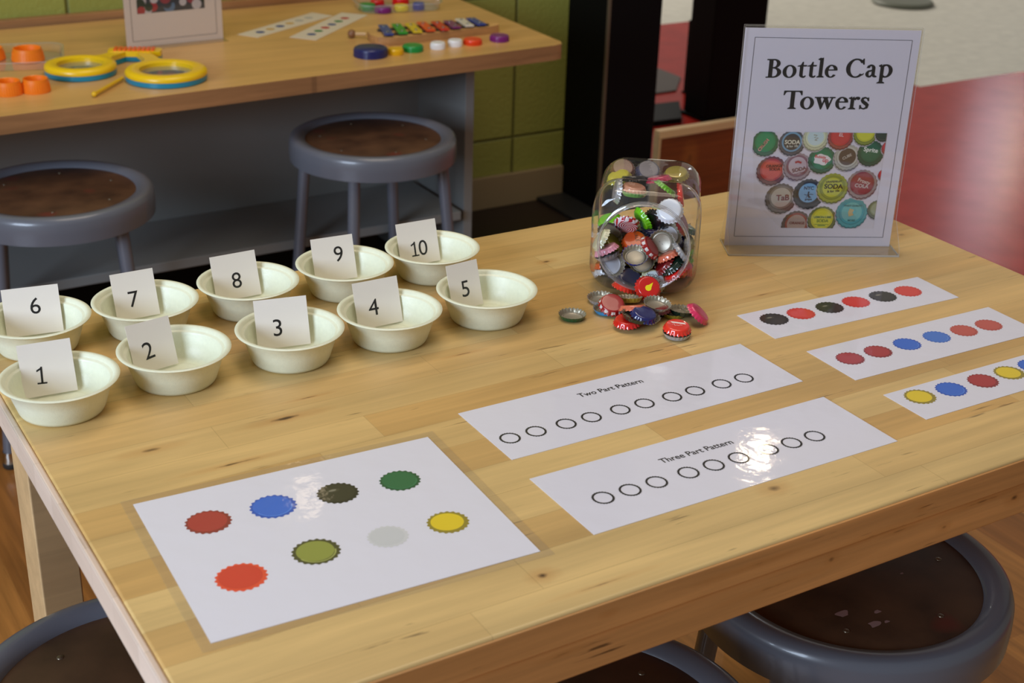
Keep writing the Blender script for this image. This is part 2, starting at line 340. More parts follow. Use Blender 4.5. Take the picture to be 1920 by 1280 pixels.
tag(MB().prism([(2.85, 3.39), (3.03, 3.395), (3.165, 3.545), (3.165, 3.70), (3.0, 3.76)], 0, .006).build('floor_mat', mat('grey_mat', (92, 84, 80), .8), smooth=False), 'grey mat on the pink-red floor beyond the posts', 'mat')
tag(MB().prism([(2.58, 3.06), (2.79, 3.045), (2.915, 3.225), (2.70, 3.24)], 0, .02).build('black_plinth', M['black'], bevel=.002), 'low black block on the floor behind the partition', 'plinth')
tag(MB().lathe([(0, 0), (.13, 0), (.15, .01), (.14, .022), (0, .026)], 40).build('floor_disc', mat('grey_green', (120, 124, 110), .5), loc=(5.05, 4.25, 0)), 'small grey-green round base on the far pale tile', 'base')

# ------------------------------------------------------------------ main work table
W, D = 1.183, .737
t = thing('work_table', 'butcher block work table covered with bottle cap activity', 'table', (0, 0, 0))
tt = MB().box(.006, W, 0, D, -.030, 0).build('tabletop', M['top'], t, bevel=.0025, loc=(0, 0, T))
MB().box(-.0006, .006, .0006, D - .0006, -.0296, -.0004).build('end_edge', M['edge'], t, bevel=.002, loc=(0, 0, T))
MB().box(.002, W - .002, .0008, .036, -.067, -.0302).build('front_rail', M['rail'], t, bevel=.0015, loc=(0, 0, T))
MB().box(.002, W - .002, -.0016, .0012, -.0302, -.003).build('front_edge', M['rail'], t, bevel=.0008, loc=(0, 0, T))
MB().box(.03, W - .03, .70, .725, -.10, -.0302).build('back_rail', M['rail'], t, loc=(0, 0, T))
for x, y in ((.031, .626), (W - .075, .626), (.031, .04), (W - .075, .04)):
    MB().box(0, .044, 0, .072, 0, T - .0302).build('leg', M['leg'], t, bevel=.002, loc=(x, y, 0))

# ------------------------------------------------------------------ far table
T2 = T - .095
t = thing('side_table', 'long maple-topped table with grey base against the green wall', 'table', (0, 0, 0))
pts = [(-.75, 1.822), (1.525, 1.928), (1.548, 1.936), (1.558, 1.957), (1.574, 2.57), (-.75, 2.55)]
MB().prism(pts, -.034, 0, 0, 1).build('tabletop', [M['top2'], M['edge2']], t, bevel=.004, loc=(0, 0, T2))
tag(MB().box(XL, 1.55, 2.574, 2.5985, T2 - .02, T2 + .016).build('trim_1', M['edge2'], bevel=.001), 'brown wooden strip on the wall behind the far table', None, kind='structure')
MB().box(1.370, 1.393, 2.06, 2.54, 0, T2 - .034).build('side_panel', M['grey'], t, bevel=.001)
MB().box(-.60, -.577, 2.06, 2.54, 0, T2 - .034).build('side_panel', M['grey'], t, bevel=.001)
MB().box(-.577, 1.370, 2.295, 2.315, .2, T2 - .034).build('back_panel', M['grey'], t, smooth=False)
MB().box(-.577, 1.352, 2.04, 2.295, .209, .231).build('lower_shelf', M['grey'], t, bevel=.002)

# ------------------------------------------------------------------ stools
def make_stool(label):
    t = thing('metal_stool', label, 'stool', group='grey metal stools with brown seats')
    H = .50
    rim = [(.168, H - .052), (.1765, H - .050), (.1775, H - .030), (.1765, H - .012), (.1735, H - .0035), (.168, H - .0005), (.160, H), (.1465, H - .004), (.1435, H - .009), (.140, H - .014)]
    MB().lathe(rim, 96).build('seat_ring', M['steel'], t, angle=60)
    MB().lathe([(0, H - .016), (.1445, H - .016), (.1445, H - .0095), (.142, H - .0085), (0, H - .0085)], 72).build('seat_board', M['board'], t)
    MB().lathe([(0, H - .030), (.174, H - .030), (.174, H - .034), (0, H - .034)], 48).build('under_plate', M['steel'], t)
    for k in range(6):
        a = math.radians(25 + 60 * k)
        MB().lathe([(.0036, 0), (.0032, .0008), (.0018, .0013), (0, .0013)], 16).build('rivet', M['rivet'], t, loc=(.112 * math.cos(a), .112 * math.sin(a), H - .0086))
    for k in range(4):
        a = PI / 4 + PI / 2 * k; c, s = math.cos(a), math.sin(a)
        lg = MB().tube((.148 * c, .148 * s, H - .032), (.190 * c, .190 * s, .030), .0125, .0125, 20).build('leg', M['steel'], t)
        MB().lathe([(0, 0), (.014, 0), (.016, .004), (.0155, .012), (.0135, .016), (.0135, .034), (0, .034)], 24, mis=[0, 0, 0, 1, 1, 1]).build('foot_glide', [M['rubber'], M['chrome']], lg, loc=(.1905 * c, .1905 * s, 0))
    MB().torus(.1790, .0055, H - .385, 64, 8).build('brace_ring', M['steel'], t)
    return t
st0 = make_stool('grey metal stool with brown seat under the wall table, right one')
st_src = tree(st0)
ST = [(1.052, 1.893, 4, None), (.372, 1.835, -13, 'grey metal stool cut off by the left edge before the wall table'),
      (.808, .185, 20, 'grey metal stool with white paint spots under table front right'),
      (.398, .105, 0, 'grey metal stool mostly hidden under middle of table front'),
      (.060, .352, 33, 'grey metal stool at lower left corner beside the table end')]
for i, (x, y, a, lb) in enumerate(ST):
    s = st0 if i == 0 else copy_tree(st0, None, st_src)
    s.location = (x, y, 0); s.rotation_euler.z = math.radians(a)
    if lb: s['label'] = lb
# flecks of white paint on the stool seat in front
st = [o for o in col.objects if o.name.startswith('metal_stool') and 'white paint' in o.get('label', '')][0]
dp = mat('dried_paint', (150, 120, 118), .5)
for (dx, dy, r) in ((.025, .012, .0065), (-.062, -.055, .0075), (-.045, -.085, .007), (-.026, -.07, .004), (-.03, -.088, .003), (.05, -.03, .002)):
    o = MB().poly([(dx + r * (1 + .3 * math.sin(3 * q + dx * 99)) * math.cos(q), dy + r * .8 * (1 + .25 * math.cos(2 * q)) * math.sin(q)) for q in [2 * PI * j / 18 for j in range(18)]], .4918).build('paint_spot', dp, st)
    o.rotation_euler.z = -st.rotation_euler.z

# ------------------------------------------------------------------ paper bowls and numbered cards
def make_bowl(label):
    R = .0562
    prof = [(0, 0), (.036, 0), (.0395, .0012), (.0410, .004), (.0455, .018), (.0488, .0285), (.0498, .0292), (.0505, .0322), (.0545, .0335), (R, .0342), (R + .0003, .0350), (R - .0008, .0357),
            (.0532, .0357), (.0512, .0350), (.0500, .0322), (.0494, .0316), (.0474, .0312), (.0467, .0306), (.0462, .0290), (.0436, .0180), (.0395, .0055), (.0360, .0030), (.031, .0024), (.0300, .0030), (.0285, .0024), (0, .0024)]
    o = MB().lathe(prof, 96).build('paper_bowl', M['bowl'], angle=75)
    return tag(o, label, 'bowl', 'off-white paper bowls on the work table')
BW = [(.051, .512), (.168, .523), (.289, .515), (.403, .512), (.524, .513), (.0665, .662), (.1805, .653), (.298, .654), (.416, .654), (.530, .653)]
b0 = make_bowl('off-white paper bowl holding the card numbered 1')
for i, (x, y) in enumerate(BW):
    b = b0 if i == 0 else b0.copy()
    if i: col.objects.link(b); b['label'] = 'off-white paper bowl holding the card numbered %d' % (i + 1)
    b.location = (x, y, T); b.rotation_euler.z = i * 1.1
# card: bottom-left corner, yaw, lean, width, height, digit centre (u, v), digit height
CD = [((.0222, .5401), -.0905, .3588, .0506, .0520, (.0191, .0200)), ((.1321, .5405), .1545, .3139, .0476, .0507, (.0197, .0213)),
      ((.2627, .5399), -.1890, .3345, .0562, .0519, (.0229, .0211)), ((.3776, .5370), -.0035, .3124, .0539, .0512, (.0215, .0214)),
      ((.4930, .5340), .1025, .3047, .0422, .0521, (.0213, .0218)), ((.0408, .6885), -.1521, .3499, .0578, .0508, (.0322, .0306)),
      ((.1552, .6767), .0011, .3216, .0476, .0514, (.0210, .0215)), ((.2686, .6776), .0156, .3154, .0538, .0514, (.0272, .0207)),
      ((.3896, .6775), -.0643, .3115, .0518, .0518, (.0321, .0305)), ((.5016, .6786), -.0141, .3178, .0533, .0518, (.0269, .0189))]
def one_mesh(parent):   # Calibri-like 1 with a foot serif
    m = MB(); m.poly([(-.0009, -.0082), (.0011, -.0082), (.0011, .0082), (-.0005, .0082), (-.0009, .0070)])
    m.poly([(-.0009, .0072), (-.0009, .0052), (-.0042, .0034), (-.0046, .0050)]); m.poly([(-.0044, -.0082), (.0046, -.0082), (.0046, -.0067), (-.0044, -.0067)])
    return m
for i, ((x, y), yaw, lean, cw, ch, (du, dv)) in enumerate(CD):
    root = thing('number_card', 'small white laminated card numbered %d leaning in a paper bowl' % (i + 1), 'card', (x, y, T + .0045), 0, 'numbered cards standing in the bowls')
    root.rotation_mode = 'QUATERNION'
    root.rotation_quaternion = (Matrix.Rotation(yaw, 3, 'Z') @ Matrix.Rotation(PI / 2 - lean, 3, 'X')).to_quaternion()
    MB().box(0, cw, 0, ch, -.0004, 0).build('card_sheet', M['card'], root, smooth=False)
    s = str(i + 1); hh = .0172 + .0003 * (i % 5)
    if s == '1':
        o = one_mesh(root).build('printed_numeral', M['ink'], root, smooth=False, loc=(du, dv, .00012), rot=(0, 0, -.06)); o.scale = (1.03, 1.03, 1)
    elif s == '10':
        o = one_mesh(root).build('printed_numeral', M['ink'], root, smooth=False, loc=(du - .0058, dv, .00012)); o.scale = (1.08, 1.08, 1)
        text_mesh('printed_numeral', '0', hh * 1.43, M['ink'], root, (du + .0052, dv - .0088, .00012))
    else:
        text_mesh('printed_numeral', s, hh * 1.43, M['ink'], root, (du, dv - .0086, .00012), rot=(0, 0, .12 if s == '2' else 0))

# ------------------------------------------------------------------ printed sheets lying flat
def scallop(cx, cy, r, n=21, amp=.045, seg=6, ph=0):
    return [(cx + r * (1 + amp * math.cos(n * a)) * math.cos(a + ph), cy + r * (1 + amp * math.cos(n * a)) * math.sin(a + ph)) for a in [2 * PI * k / (n * seg) for k in range(n * seg)]]
def circ(cx, cy, r, n=48, ry=None): return [(cx + r * math.cos(2 * PI * k / n), cy + (ry or r) * math.sin(2 * PI * k / n)) for k in range(n)]
INK = {}
def ink(c):
    if c not in INK: INK[c] = mat('ink_%d_%d_%d' % c, c, .5, coat=1, coat_rough=.07, bump=.16, bs=42)
    return INK[c]
PC = {'red': ((172, 40, 44), (140, 30, 36)), 'blue': ((42, 104, 212), (30, 84, 190)), 'black': ((34, 32, 22), (16, 15, 12)), 'green': ((22, 104, 62), (14, 84, 50)),
      'yellow': ((232, 204, 30), (150, 134, 40)), 'grey': ((205, 208, 212), (212, 214, 218)), 'olive': ((142, 150, 62), (66, 66, 26)), 'orange': ((214, 50, 36), (232, 74, 44)),
      'salmon': ((196, 82, 70), (184, 72, 62)), 'scarlet': ((220, 58, 48), (208, 50, 42)), 'lightblue': ((62, 118, 212), (48, 104, 200))}
def printed_cap(root, x, y, r, c, name='printed_cap'):
    a, b = PC[c]; m = MB(); ys = r * .93
    sc_ = lambda P: [(px, y + (py - y) * .93) for px, py in P]
    m.poly(sc_(scallop(x, y, r)), .0006, 1); m.poly(sc_(circ(x - r * .02, y + r * .05, r * (.80 if c in ('olive', 'yellow') else .86))), .00066, 0)
    if c in ('black', 'blue', 'lightblue', 'olive', 'green'):
        hi = {'black': (96, 92, 74), 'blue': (78, 136, 232), 'lightblue': (96, 146, 226), 'olive': (166, 172, 92), 'green': (40, 124, 80)}[c]
        cxx, cyy = (x - r * .1, y + r * .42) if c != 'black' else (x - r * .15, y + r * .30)
        if c == 'black':
            m.poly(circ(cxx, cyy, r * .36, 30, r * .16), .0007, 2); m.poly(circ(cxx, cyy + r * .02, r * .20, 24, r * .08), .00074, 3)
            return m.build(name, [ink(a), ink(b), ink((58, 56, 42)), ink((128, 124, 108))], root, smooth=False)
        m.strip([(x + r * .84 * math.cos(q), y + r * .80 * math.sin(q)) for q in [math.radians(200 + 150 * k / 20) for k in range(21)]],
                [(x + r * .78 * math.cos(q), y + r * .74 * math.sin(q)) for q in [math.radians(200 + 150 * k / 20) for k in range(21)]], .0007, 2)
        return m.build(name, [ink(a), ink(b), ink(hi)], root, smooth=False)
    return m.build(name, [ink(a), ink(b)], root, smooth=False)
def ring_print(root, x, y, r):
    m = MB(); m.strip(scallop(x, y, r, 24, .035), circ(x, y, r * .80, 144), .00062, 0, True); return m.build('printed_ring', M['ink'], root, smooth=False)
def sheet(label, x, y, th, w_, h_, caps=(), rings=(), film=0, group=None, curl=0):
    t = thing('laminated_sheet', label, 'sheet', (x, y, T), th, group)
    m = MB(); nx, ny = 24, 8; z = lambda u, v: .0005 + curl * (u * (2 * v - 1) * .5) ** 2
    m.box(0, w_, -h_, 0, .0001, .0005); m.build('paper', M['lam'], t, smooth=False)
    if film:
        f = MB(); e = film
        f.strip([(-e, e), (w_ + e, e), (w_ + e, -h_ - e), (-e, -h_ - e)], [(0, 0), (w_, 0), (w_, -h_), (0, -h_)], .0003, 0, True)
        f.build('laminate_border', M['film'], t, smooth=False)
    for (cx, cy, r, c) in caps: printed_cap(t, cx, cy, r, c)
    for (cx, cy) in rings: ring_print(t, cx, cy, .0103)
    return t
sheet('letter-size laminated sheet picturing eight coloured bottle caps', .0559, .3089, -.0437, .2794, .2159, film=.009,
      caps=((.049, -.0551, .0192, 'red'), (.1063, -.0552, .0198, 'blue'), (.1645, -.0585, .0182, 'black'), (.2224, -.0624, .0182, 'green'),
            (.2304, -.1431, .0180, 'yellow'), (.1755, -.1413, .0172, 'grey'), (.1138, -.1363, .0198, 'olive'), (.0475, -.1446, .0205, 'orange')))
t = sheet('laminated strip reading Two Part Pattern with ten outlined circles', .3834, .3247, -.0041, .3513, .1027, group='pattern strips with outlined circles',
          rings=((.0194, -.0665), (.0483, -.0665), (.0822, -.0671), (.1115, -.0671), (.1458, -.0671), (.175, -.0673), (.2084, -.0683), (.2373, -.0685), (.2715, -.0685), (.3008, -.0685)))
text_mesh('printed_words', 'Two Part Pattern', .0112, M['ink'], t, (.164, -.0275, .00062), rot=(0, 0, -.02), sx=.98, offset=.00018)
t = sheet('laminated strip reading Three Part Pattern with nine outlined circles', .3793, .1851, -.0047, .3497, .1044, group='pattern strips with outlined circles',
          rings=((.0402, -.0585), (.0691, -.0587), (.0983, -.0586), (.1341, -.0584), (.1633, -.0584), (.1926, -.0585), (.2277, -.0588), (.256, -.0594), (.2848, -.0595)))
text_mesh('printed_words', 'Three Part Pattern', .0112, M['ink'], t, (.165, -.0340, .00062), rot=(0, 0, -.01), sx=.98, offset=.00018)
G = 'coloured cap pattern strips at the table end'
sheet('laminated strip of alternating black and red printed caps', .7811, .3853, -.038, .2753, .0697, group=G,
      caps=[(x, y, .0168, c) for x, y, c in ((.0322, -.0268, 'black'), (.0706, -.0273, 'scarlet'), (.1127, -.0277, 'black'), (.1521, -.0282, 'scarlet'), (.193, -.0289, 'black'), (.232, -.0296, 'scarlet'))])
sheet('laminated strip with two red, two blue, two salmon printed caps', .7873, .2744, -.0229, .2755, .0779, group=G,
      caps=[(x, y, .0158, c) for x, y, c in ((.0307, -.0351, 'red'), (.0703, -.0353, 'red'), (.1132, -.0350, 'blue'), (.1573, -.0355, 'lightblue'), (.1982, -.0366, 'salmon'), (.2357, -.0380, 'salmon'))])
sheet('laminated strip starting with yellow, blue and red printed caps', .7872, .158, -.008, .2794, .0600, group=G,
      caps=[(x, y, .0166, c) for x, y, c in ((.0306, -.0208, 'yellow'), (.0722, -.0233, 'blue'), (.1174, -.0246, 'red'), (.1577, -.0238, 'yellow'), (.1945, -.0238, 'blue'), (.235, -.024, 'red'))])
#PART3
# ------------------------------------------------------------------ sign in an acrylic holder
def arc(cx, cy, rx, ry, a0, a1, tx, ty, n=40):
    """Pen-contrast ring: thickness tx at the sides, ty at top and bottom."""
    A = []; B = []
    for k in range(n + 1):
        a = math.radians(a0 + (a1 - a0) * k / n); A.append((cx + rx * math.cos(a), cy + ry * math.sin(a))); B.append((cx + (rx - tx) * math.cos(a), cy + (ry - ty) * math.sin(a)))
    return A, B
def brush(pts, ws):
    P = [Vector(p) for p in pts]; A = []; B = []
    for i, q in enumerate(P):
        d = (P[min(i + 1, len(P) - 1)] - P[max(i - 1, 0)]).normalized(); n = Vector((-d.y, d.x)) * ws[i] / 2
        A.append(tuple(q + n)); B.append(tuple(q - n))
    return A, B
def serif(ch):
    """Old-style bold serif letter in em units: list of polygons and strips, and its advance."""
    P = []; S = []
    R = lambda x0, x1, y0, y1: P.append([(x0, y0), (x1, y0), (x1, y1), (x0, y1)])
    def foot(x0, x1, y, up=1): P.append([(x0, y), (x1, y), (x1 - .01, y + .022 * up), (x1 - .055, y + .05 * up), (x0 + .055, y + .05 * up), (x0 + .01, y + .022 * up)])
    def flag(x, y, l=.075): P.append([(x + .01, y - .10), (x + .01, y), (x - l, y - .045), (x - l, y - .065)])
    if ch == 'B':
        R(.10, .215, 0, .655); R(.02, .12, 0, .028); R(.02, .12, .627, .655); P.append([(.06, .02), (.12, .06), (.12, 0)]); P.append([(.06, .635), (.12, .655), (.12, .60)])
        S.append(arc(.26, .495, .205, .16, -92, 92, .105, .034)); S.append(arc(.26, .18, .255, .182, -92, 92, .118, .036))
        R(.2, .27, .621, .655); R(.2, .27, .335, .365); R(.2, .27, -.002, .034); return P, S, .56
    if ch == 'C':
        S.append(arc(.36, .32, .33, .34, 38, 318, .125, .04)); P.append([(.585, .655), (.605, .655), (.625, .45), (.598, .45), (.56, .55), (.53, .57)])
        P.append([(.605, .095), (.62, .125), (.64, .14), (.63, .10), (.60, .06)]); return P, S, .68
    if ch == 'T':
        R(.27, .39, .02, .64); foot(.19, .47, 0); R(.03, .63, .622, .655)
        P.append([(.03, .655), (.02, .50), (.04, .50), (.075, .58), (.13, .625)]); P.append([(.63, .655), (.64, .50), (.62, .50), (.585, .58), (.53, .625)]); return P, S, .585
    if ch == 'o': S.append(arc(.25, .215, .225, .228, 0, 360, .105, .032)); return P, S, .50
    if ch == 't':
        R(.10, .195, .06, .43); P.append([(.10, .43), (.195, .43), (.195, .55), (.17, .55), (.14, .48)]); P.append([(.01, .395), (.31, .395), (.31, .435), (.10, .435), (.01, .41)])
        S.append(arc(.225, .10, .125, .112, 180, 300, .095, .045)); P.append([(.28, .0), (.31, .05), (.30, .065), (.26, .045)]); return P, S, .335
    if ch == 'l': R(.09, .19, .02, .68); foot(.02, .26, 0); flag(.10, .70); P.append([(.09, .66), (.19, .70), (.19, .66)]); return P, S, .27
    if ch == 'e':
        S.append(arc(.225, .215, .205, .228, 8, 322, .10, .034)); R(.09, .43, .245, .275); S.append(arc(.225, .255, .205, .19, 0, 60, .085, .034)); return P, S, .44
    if ch == 'a':
        R(.235, .33, .05, .31); S.append(arc(.19, .30, .14, .145, 0, 150, .095, .045)); P.append([(.05, .33), (.14, .33), (.13, .40), (.08, .41)])
        S.append(arc(.16, .115, .13, .125, 60, 300, .09, .04)); P.append([(.215, .215), (.245, .245), (.245, .27), (.16, .235)]); P.append([(.20, .0), (.25, .05), (.24, .10), (.16, .03)])
        S.append(arc(.36, .09, .115, .098, 180, 300, .09, .055)); return P, S, .435
    if ch == 'p':
        R(.09, .19, -.20, .40); foot(.01, .27, -.225); flag(.10, .455, .08); P.append([(.09, .38), (.19, .455), (.19, .38)])
        S.append(arc(.27, .215, .225, .235, -125, 125, .11, .045)); return P, S, .525
    if ch == 'w':
        for x in (.05, .29):
            P.append([(x, .42), (x + .12, .42), (x + .23, .10), (x + .17, -.01)]); P.append([(x + .16, -.01), (x + .19, -.01), (x + .32, .41), (x + .28, .41)])
        for x0, x1 in ((.0, .22), (.26, .46), (.50, .69)): R(x0, x1, .405, .435)
        return P, S, .70
    if ch == 'r':
        R(.09, .19, .02, .40); foot(.02, .27, 0); flag(.10, .455, .08); P.append([(.09, .38), (.19, .455), (.19, .36)])
        S.append(arc(.30, .30, .13, .15, 55, 160, .07, .07)); P.append(circ(.335, .395, .052, 16)); return P, S, .375
    if ch == 's':
        pts = [(.30, .33), (.27, .395), (.19, .425), (.11, .395), (.095, .33), (.14, .27), (.22, .21), (.285, .15), (.27, .06), (.18, .015), (.09, .04), (.055, .115)]
        S.append(brush(pts, [.02, .035, .045, .07, .085, .10, .11, .10, .075, .04, .035, .02])); P.append([(.31, .44), (.325, .30), (.295, .30), (.27, .38)]); P.append([(.035, .0), (.03, .15), (.06, .15), (.09, .04)]); return P, S, .36
    return P, S, .27
def serif_text(m, s, x, y, size, sx=1, z=.0003, mi=0, slope=0):
    for ch in s:
        P, S, ad = serif(ch)
        f = lambda p: (x + p[0] * size * sx, y + p[1] * size + slope * (x + p[0] * size * sx))
        for q in P: m.poly([f(p) for p in q], z, mi)
        for A, B in S: m.strip([f(p) for p in A], [f(p) for p in B], z, mi)
        x += ad * size * sx
    return x
def width(s, size, sx=1): return sum(serif(c)[2] for c in s) * size * sx
SY = -.4854
sg = thing('sign_holder', 'clear acrylic holder with sign reading Bottle Cap Towers', 'sign', (.9085, .5683, T), SY)
# local frame: x along the sign, y to the back, z up; paper spans x 0..0.2159, z 0..0.2794
def sheet_profile(side):     # acrylic sheet: foot, kink, upright plate; thickness 1.8 mm
    s = side; y0, yk = (-.0345, -.0025) if s < 0 else (.021, .0035)
    yk = -.0030 if s < 0 else .0022
    return [(y0, .0), (y0 * .9 + yk * .1, .010), (y0 * .45 + yk * .55, .026), (yk + s * .0006, .040), (yk, .060), (yk, .2835)]
for side in (-1, 1):
    pr = sheet_profile(side); m = MB(); x0, x1 = -.0008, .2182; th_ = .0017 * side
    a = [(x0, y, z) for y, z in pr]; b = [(x1, y, z) for y, z in pr]; c = [(x0, y + th_, z) for y, z in pr]; d = [(x1, y + th_, z) for y, z in pr]; n = len(pr)
    vs = a + b + c + d
    m.add(vs, [(k, n + k, n + k + 1, k + 1) for k in range(n - 1)], 0); m.add(vs, [(2 * n + k, 2 * n + k + 1, 3 * n + k + 1, 3 * n + k) for k in range(n - 1)], 0)
    m.add(vs, [(k, k + 1, 2 * n + k + 1, 2 * n + k) for k in range(n - 1)], 1); m.add(vs, [(n + k, 3 * n + k, 3 * n + k + 1, n + k + 1) for k in range(n - 1)], 1)
    m.add(vs, [(n - 1, 2 * n - 1, 4 * n - 1, 3 * n - 1)], 1)
    o = m.build('front_plate' if side < 0 else 'back_plate', [M['acry'], M['acedge']], sg)
MB().box(-.0008, .2182, -.0345, .021, .0001, .0018, 0).build('foot_plate', [M['acry']], sg, smooth=False)
m = MB()
for (xa, xb) in ((-.0014, -.0006), (.2180, .2188)): m.box(xa, xb, -.0345, .021, 0, .0019)
m.box(-.0008, .2182, -.0356, -.0345, 0, .0022); m.build('foot_edge', M['acedge'], sg, smooth=False)
ins = MB().box(0, .2159, -.0004, .0004, .0009, .2803).build('paper_insert', mat('sign_paper', (214, 208, 222), .5), sg, smooth=False)
prt = bpy.data.objects.new('print_origin', None)
bpy.data.objects.remove(prt)
RX = (PI / 2, 0, 0)
black = mat('print_black', (14, 10, 12), .6, spec=.2)
m = MB(); z = .0003
for a, b in (((.0125, .0127), (.2055, .0127)), ((.2055, .0127), (.2061, .2675)), ((.2061, .2675), (.0128, .2681)), ((.0128, .2681), (.0117, .0127))):
    A, B = brush([a, b], [.0006, .0006]); m.strip(A, B, z)
m.build('printed_border', mat('print_grey', (70, 66, 72), .5), ins, smooth=False, loc=(0, -.0004, .0008), rot=RX)
m = MB(); k = .0345; wA = width('Bottle Cap', k); wB = width('Towers', k)
for j, (dx, dy) in enumerate(((0, 0), (.00045, .0001), (-.00045, -.0001), (0, .0003), (0, -.0003))):
    serif_text(m, 'Bottle Cap', .0302 + dx, .2185 + dy, k, sx=.1575 / wA, slope=.02, z=.0003 + j * .000004); serif_text(m, 'Towers', .0550 + dx, .1800 + dy, k, sx=.1090 / wB, slope=.008, z=.0003 + j * .000004)
m.build('printed_title', black, ins, smooth=False, loc=(0, -.0004, .0008), rot=RX)
# printed photograph of bottle caps
X0, X1, Y0, Y1 = .0238, .1911, .0246, .1513
def clip(poly):
    def cut(P, f, g):
        out = []
        for i in range(len(P)):
            a, b = P[i - 1], P[i]
            if f(b):
                if not f(a): out.append(g(a, b))
                out.append(b)
            elif f(a): out.append(g(a, b))
        return out
    def gx(x): return lambda a, b: (x, a[1] + (b[1] - a[1]) * (x - a[0]) / (b[0] - a[0]))
    def gy(y): return lambda a, b: (a[0] + (b[0] - a[0]) * (y - a[1]) / (b[1] - a[1]), y)
    for f, g in ((lambda p: p[0] >= X0, gx(X0)), (lambda p: p[0] <= X1, gx(X1)), (lambda p: p[1] >= Y0, gy(Y0)), (lambda p: p[1] <= Y1, gy(Y1))):
        if poly: poly = cut(poly, f, g)
    return poly
PR = {}
def pk(c):
    c = tuple(int(v) for v in c)
    if c not in PR: PR[c] = (len(PR), mat('print_%d_%d_%d' % c, c, .5))
    return PR[c][0]
pic = MB()
C_ = [  # x, y, radius, rim, skirt shade, face, inner face
 (.0905, .0290, .0190, (96, 76, 66), (60, 48, 42), (150, 70, 52), (176, 150, 140)), (.1927, .0503, .0125, (96, 104, 84), (40, 44, 40), (120, 128, 92), (150, 156, 130)),
 (.1229, .0359, .0185, (110, 112, 60), (60, 62, 34), (196, 186, 50), (214, 206, 60)), (.1603, .0454, .0205, (74, 150, 156), (44, 104, 112), (62, 150, 160), (104, 176, 174)),
 (.0668, .0643, .0200, (104, 92, 84), (60, 52, 46), (128, 116, 106), (186, 176, 166)), (.1016, .0707, .0200, (52, 56, 60), (22, 24, 28), (34, 36, 42), (116, 164, 204)),
 (.1688, .0841, .0195, (150, 128, 124), (98, 56, 56), (140, 52, 56), (150, 58, 62)), (.1950, .0968, .0075, (170, 40, 44), (120, 30, 34), (206, 60, 62), (206, 60, 62)),
 (.1312, .0784, .0200, (150, 156, 60), (92, 98, 38), (134, 142, 50), (188, 188, 56)), (.0508, .1007, .0190, (118, 70, 66), (74, 40, 38), (176, 66, 60), (206, 84, 74)),
 (.0832, .1063, .0180, (150, 130, 136), (96, 70, 78), (130, 84, 96), (186, 168, 176)), (.1131, .1154, .0175, (44, 96, 76), (20, 60, 44), (24, 112, 80), (28, 120, 86)),
 (.1451, .1188, .0172, (170, 166, 156), (104, 98, 92), (186, 182, 172), (84, 66, 58)), (.1739, .1250, .0168, (32, 76, 60), (16, 44, 34), (26, 88, 66), (30, 96, 72)),
 (.1960, .1320, .0090, (170, 60, 62), (120, 40, 44), (206, 62, 70), (206, 62, 70)), (.0390, .1366, .0168, (50, 100, 74), (28, 70, 48), (30, 128, 84), (34, 136, 92)),
 (.0725, .1372, .0165, (84, 84, 92), (40, 42, 48), (110, 150, 178), (66, 60, 60)), (.1018, .1434, .0162, (190, 190, 160), (130, 134, 110), (206, 212, 180), (190, 208, 212)),
 (.1331, .1454, .0162, (150, 70, 66), (96, 44, 42), (190, 56, 52), (200, 66, 60)), (.1640, .1502, .0150, (130, 140, 50), (80, 90, 34), (190, 190, 50), (206, 204, 60)), (.1866, .1506, .0100, (60, 70, 56), (30, 38, 30), (40, 60, 48), (40, 60, 48))]
pic.poly([(.0238, .1300), (.0238, .1480), (.0290, .1513), (.1911, .1513), (.1911, .0246), (.0700, .0246), (.0330, .060)], .0003, pk((210, 203, 214)))
zz = .0004
for (x, y, r, c0, c1, c2, c3) in C_:
    Z = zz; zz += .000025
    for (P, c, dz) in ((circ(x - .0006, y - .0016, r * 1.02), (168, 158, 166), 0), (scallop(x, y - .0005, r, 21, .03, 4), c1, .000004), (scallop(x, y + .0006, r * .96, 21, .03, 4), c0, .000008),
                       (circ(x, y + .001, r * .80), c1, .000012), (circ(x, y + .0013, r * .78), c2, .000015), (circ(x, y + .0013, r * .64), c3, .000018)):
        q = clip(P); pic.poly(q, Z + dz, pk(c))
def pen(P, wd, c, dz=0): A, B = brush(P, [wd] * len(P)); pic.strip(A, B, .00105 + dz, pk(c))
cl = [(.1131 + .0105 * math.cos(a) * (1 + .12 * math.cos(5 * a)), .1162 + .0070 * math.sin(a) * (1 + .14 * math.sin(4 * a))) for a in [2 * PI * k / 40 for k in range(40)]]
pic.poly(cl, .00102, pk((222, 214, 216)))
pen([(.0990, .1480), (.1035, .1475), (.1000, .1445), (.1050, .1440), (.1010, .1412), (.1040, .1408)], .0009, (150, 120, 60))
pen([(.1015, .0740), (.1010, .0700), (.1030, .0655)], .0016, (30, 40, 60)); pen([(.0960, .0700), (.1000, .0690), (.1040, .0705), (.1075, .0700)], .0008, (40, 52, 80)); pen([(.0985, .066), (.1015, .0685), (.105, .066)], .0008, (40, 52, 80))
pen([(.0795, .1118), (.0830, .1132), (.0875, .1116)], .0026, (170, 70, 66)); pen([(.1600, .0510), (.1585, .0465), (.1600, .0420)], .0062, (190, 170, 120)); pen([(.1640, .0490), (.1620, .0450)], .003, (90, 180, 190))
pen([(.118, .0283), (.128, .0283)], .0012, (96, 130, 60)); pen([(.114, .0300), (.132, .0300)], .0006, (90, 120, 50)); pen([(.0340, .1375), (.0460, .1395)], 0.0, (30, 128, 84))
pic.build('printed_picture', [v[1] for v in sorted(PR.values(), key=lambda q: q[0])], ins, smooth=False, loc=(0, -.0004, .0008), rot=RX)
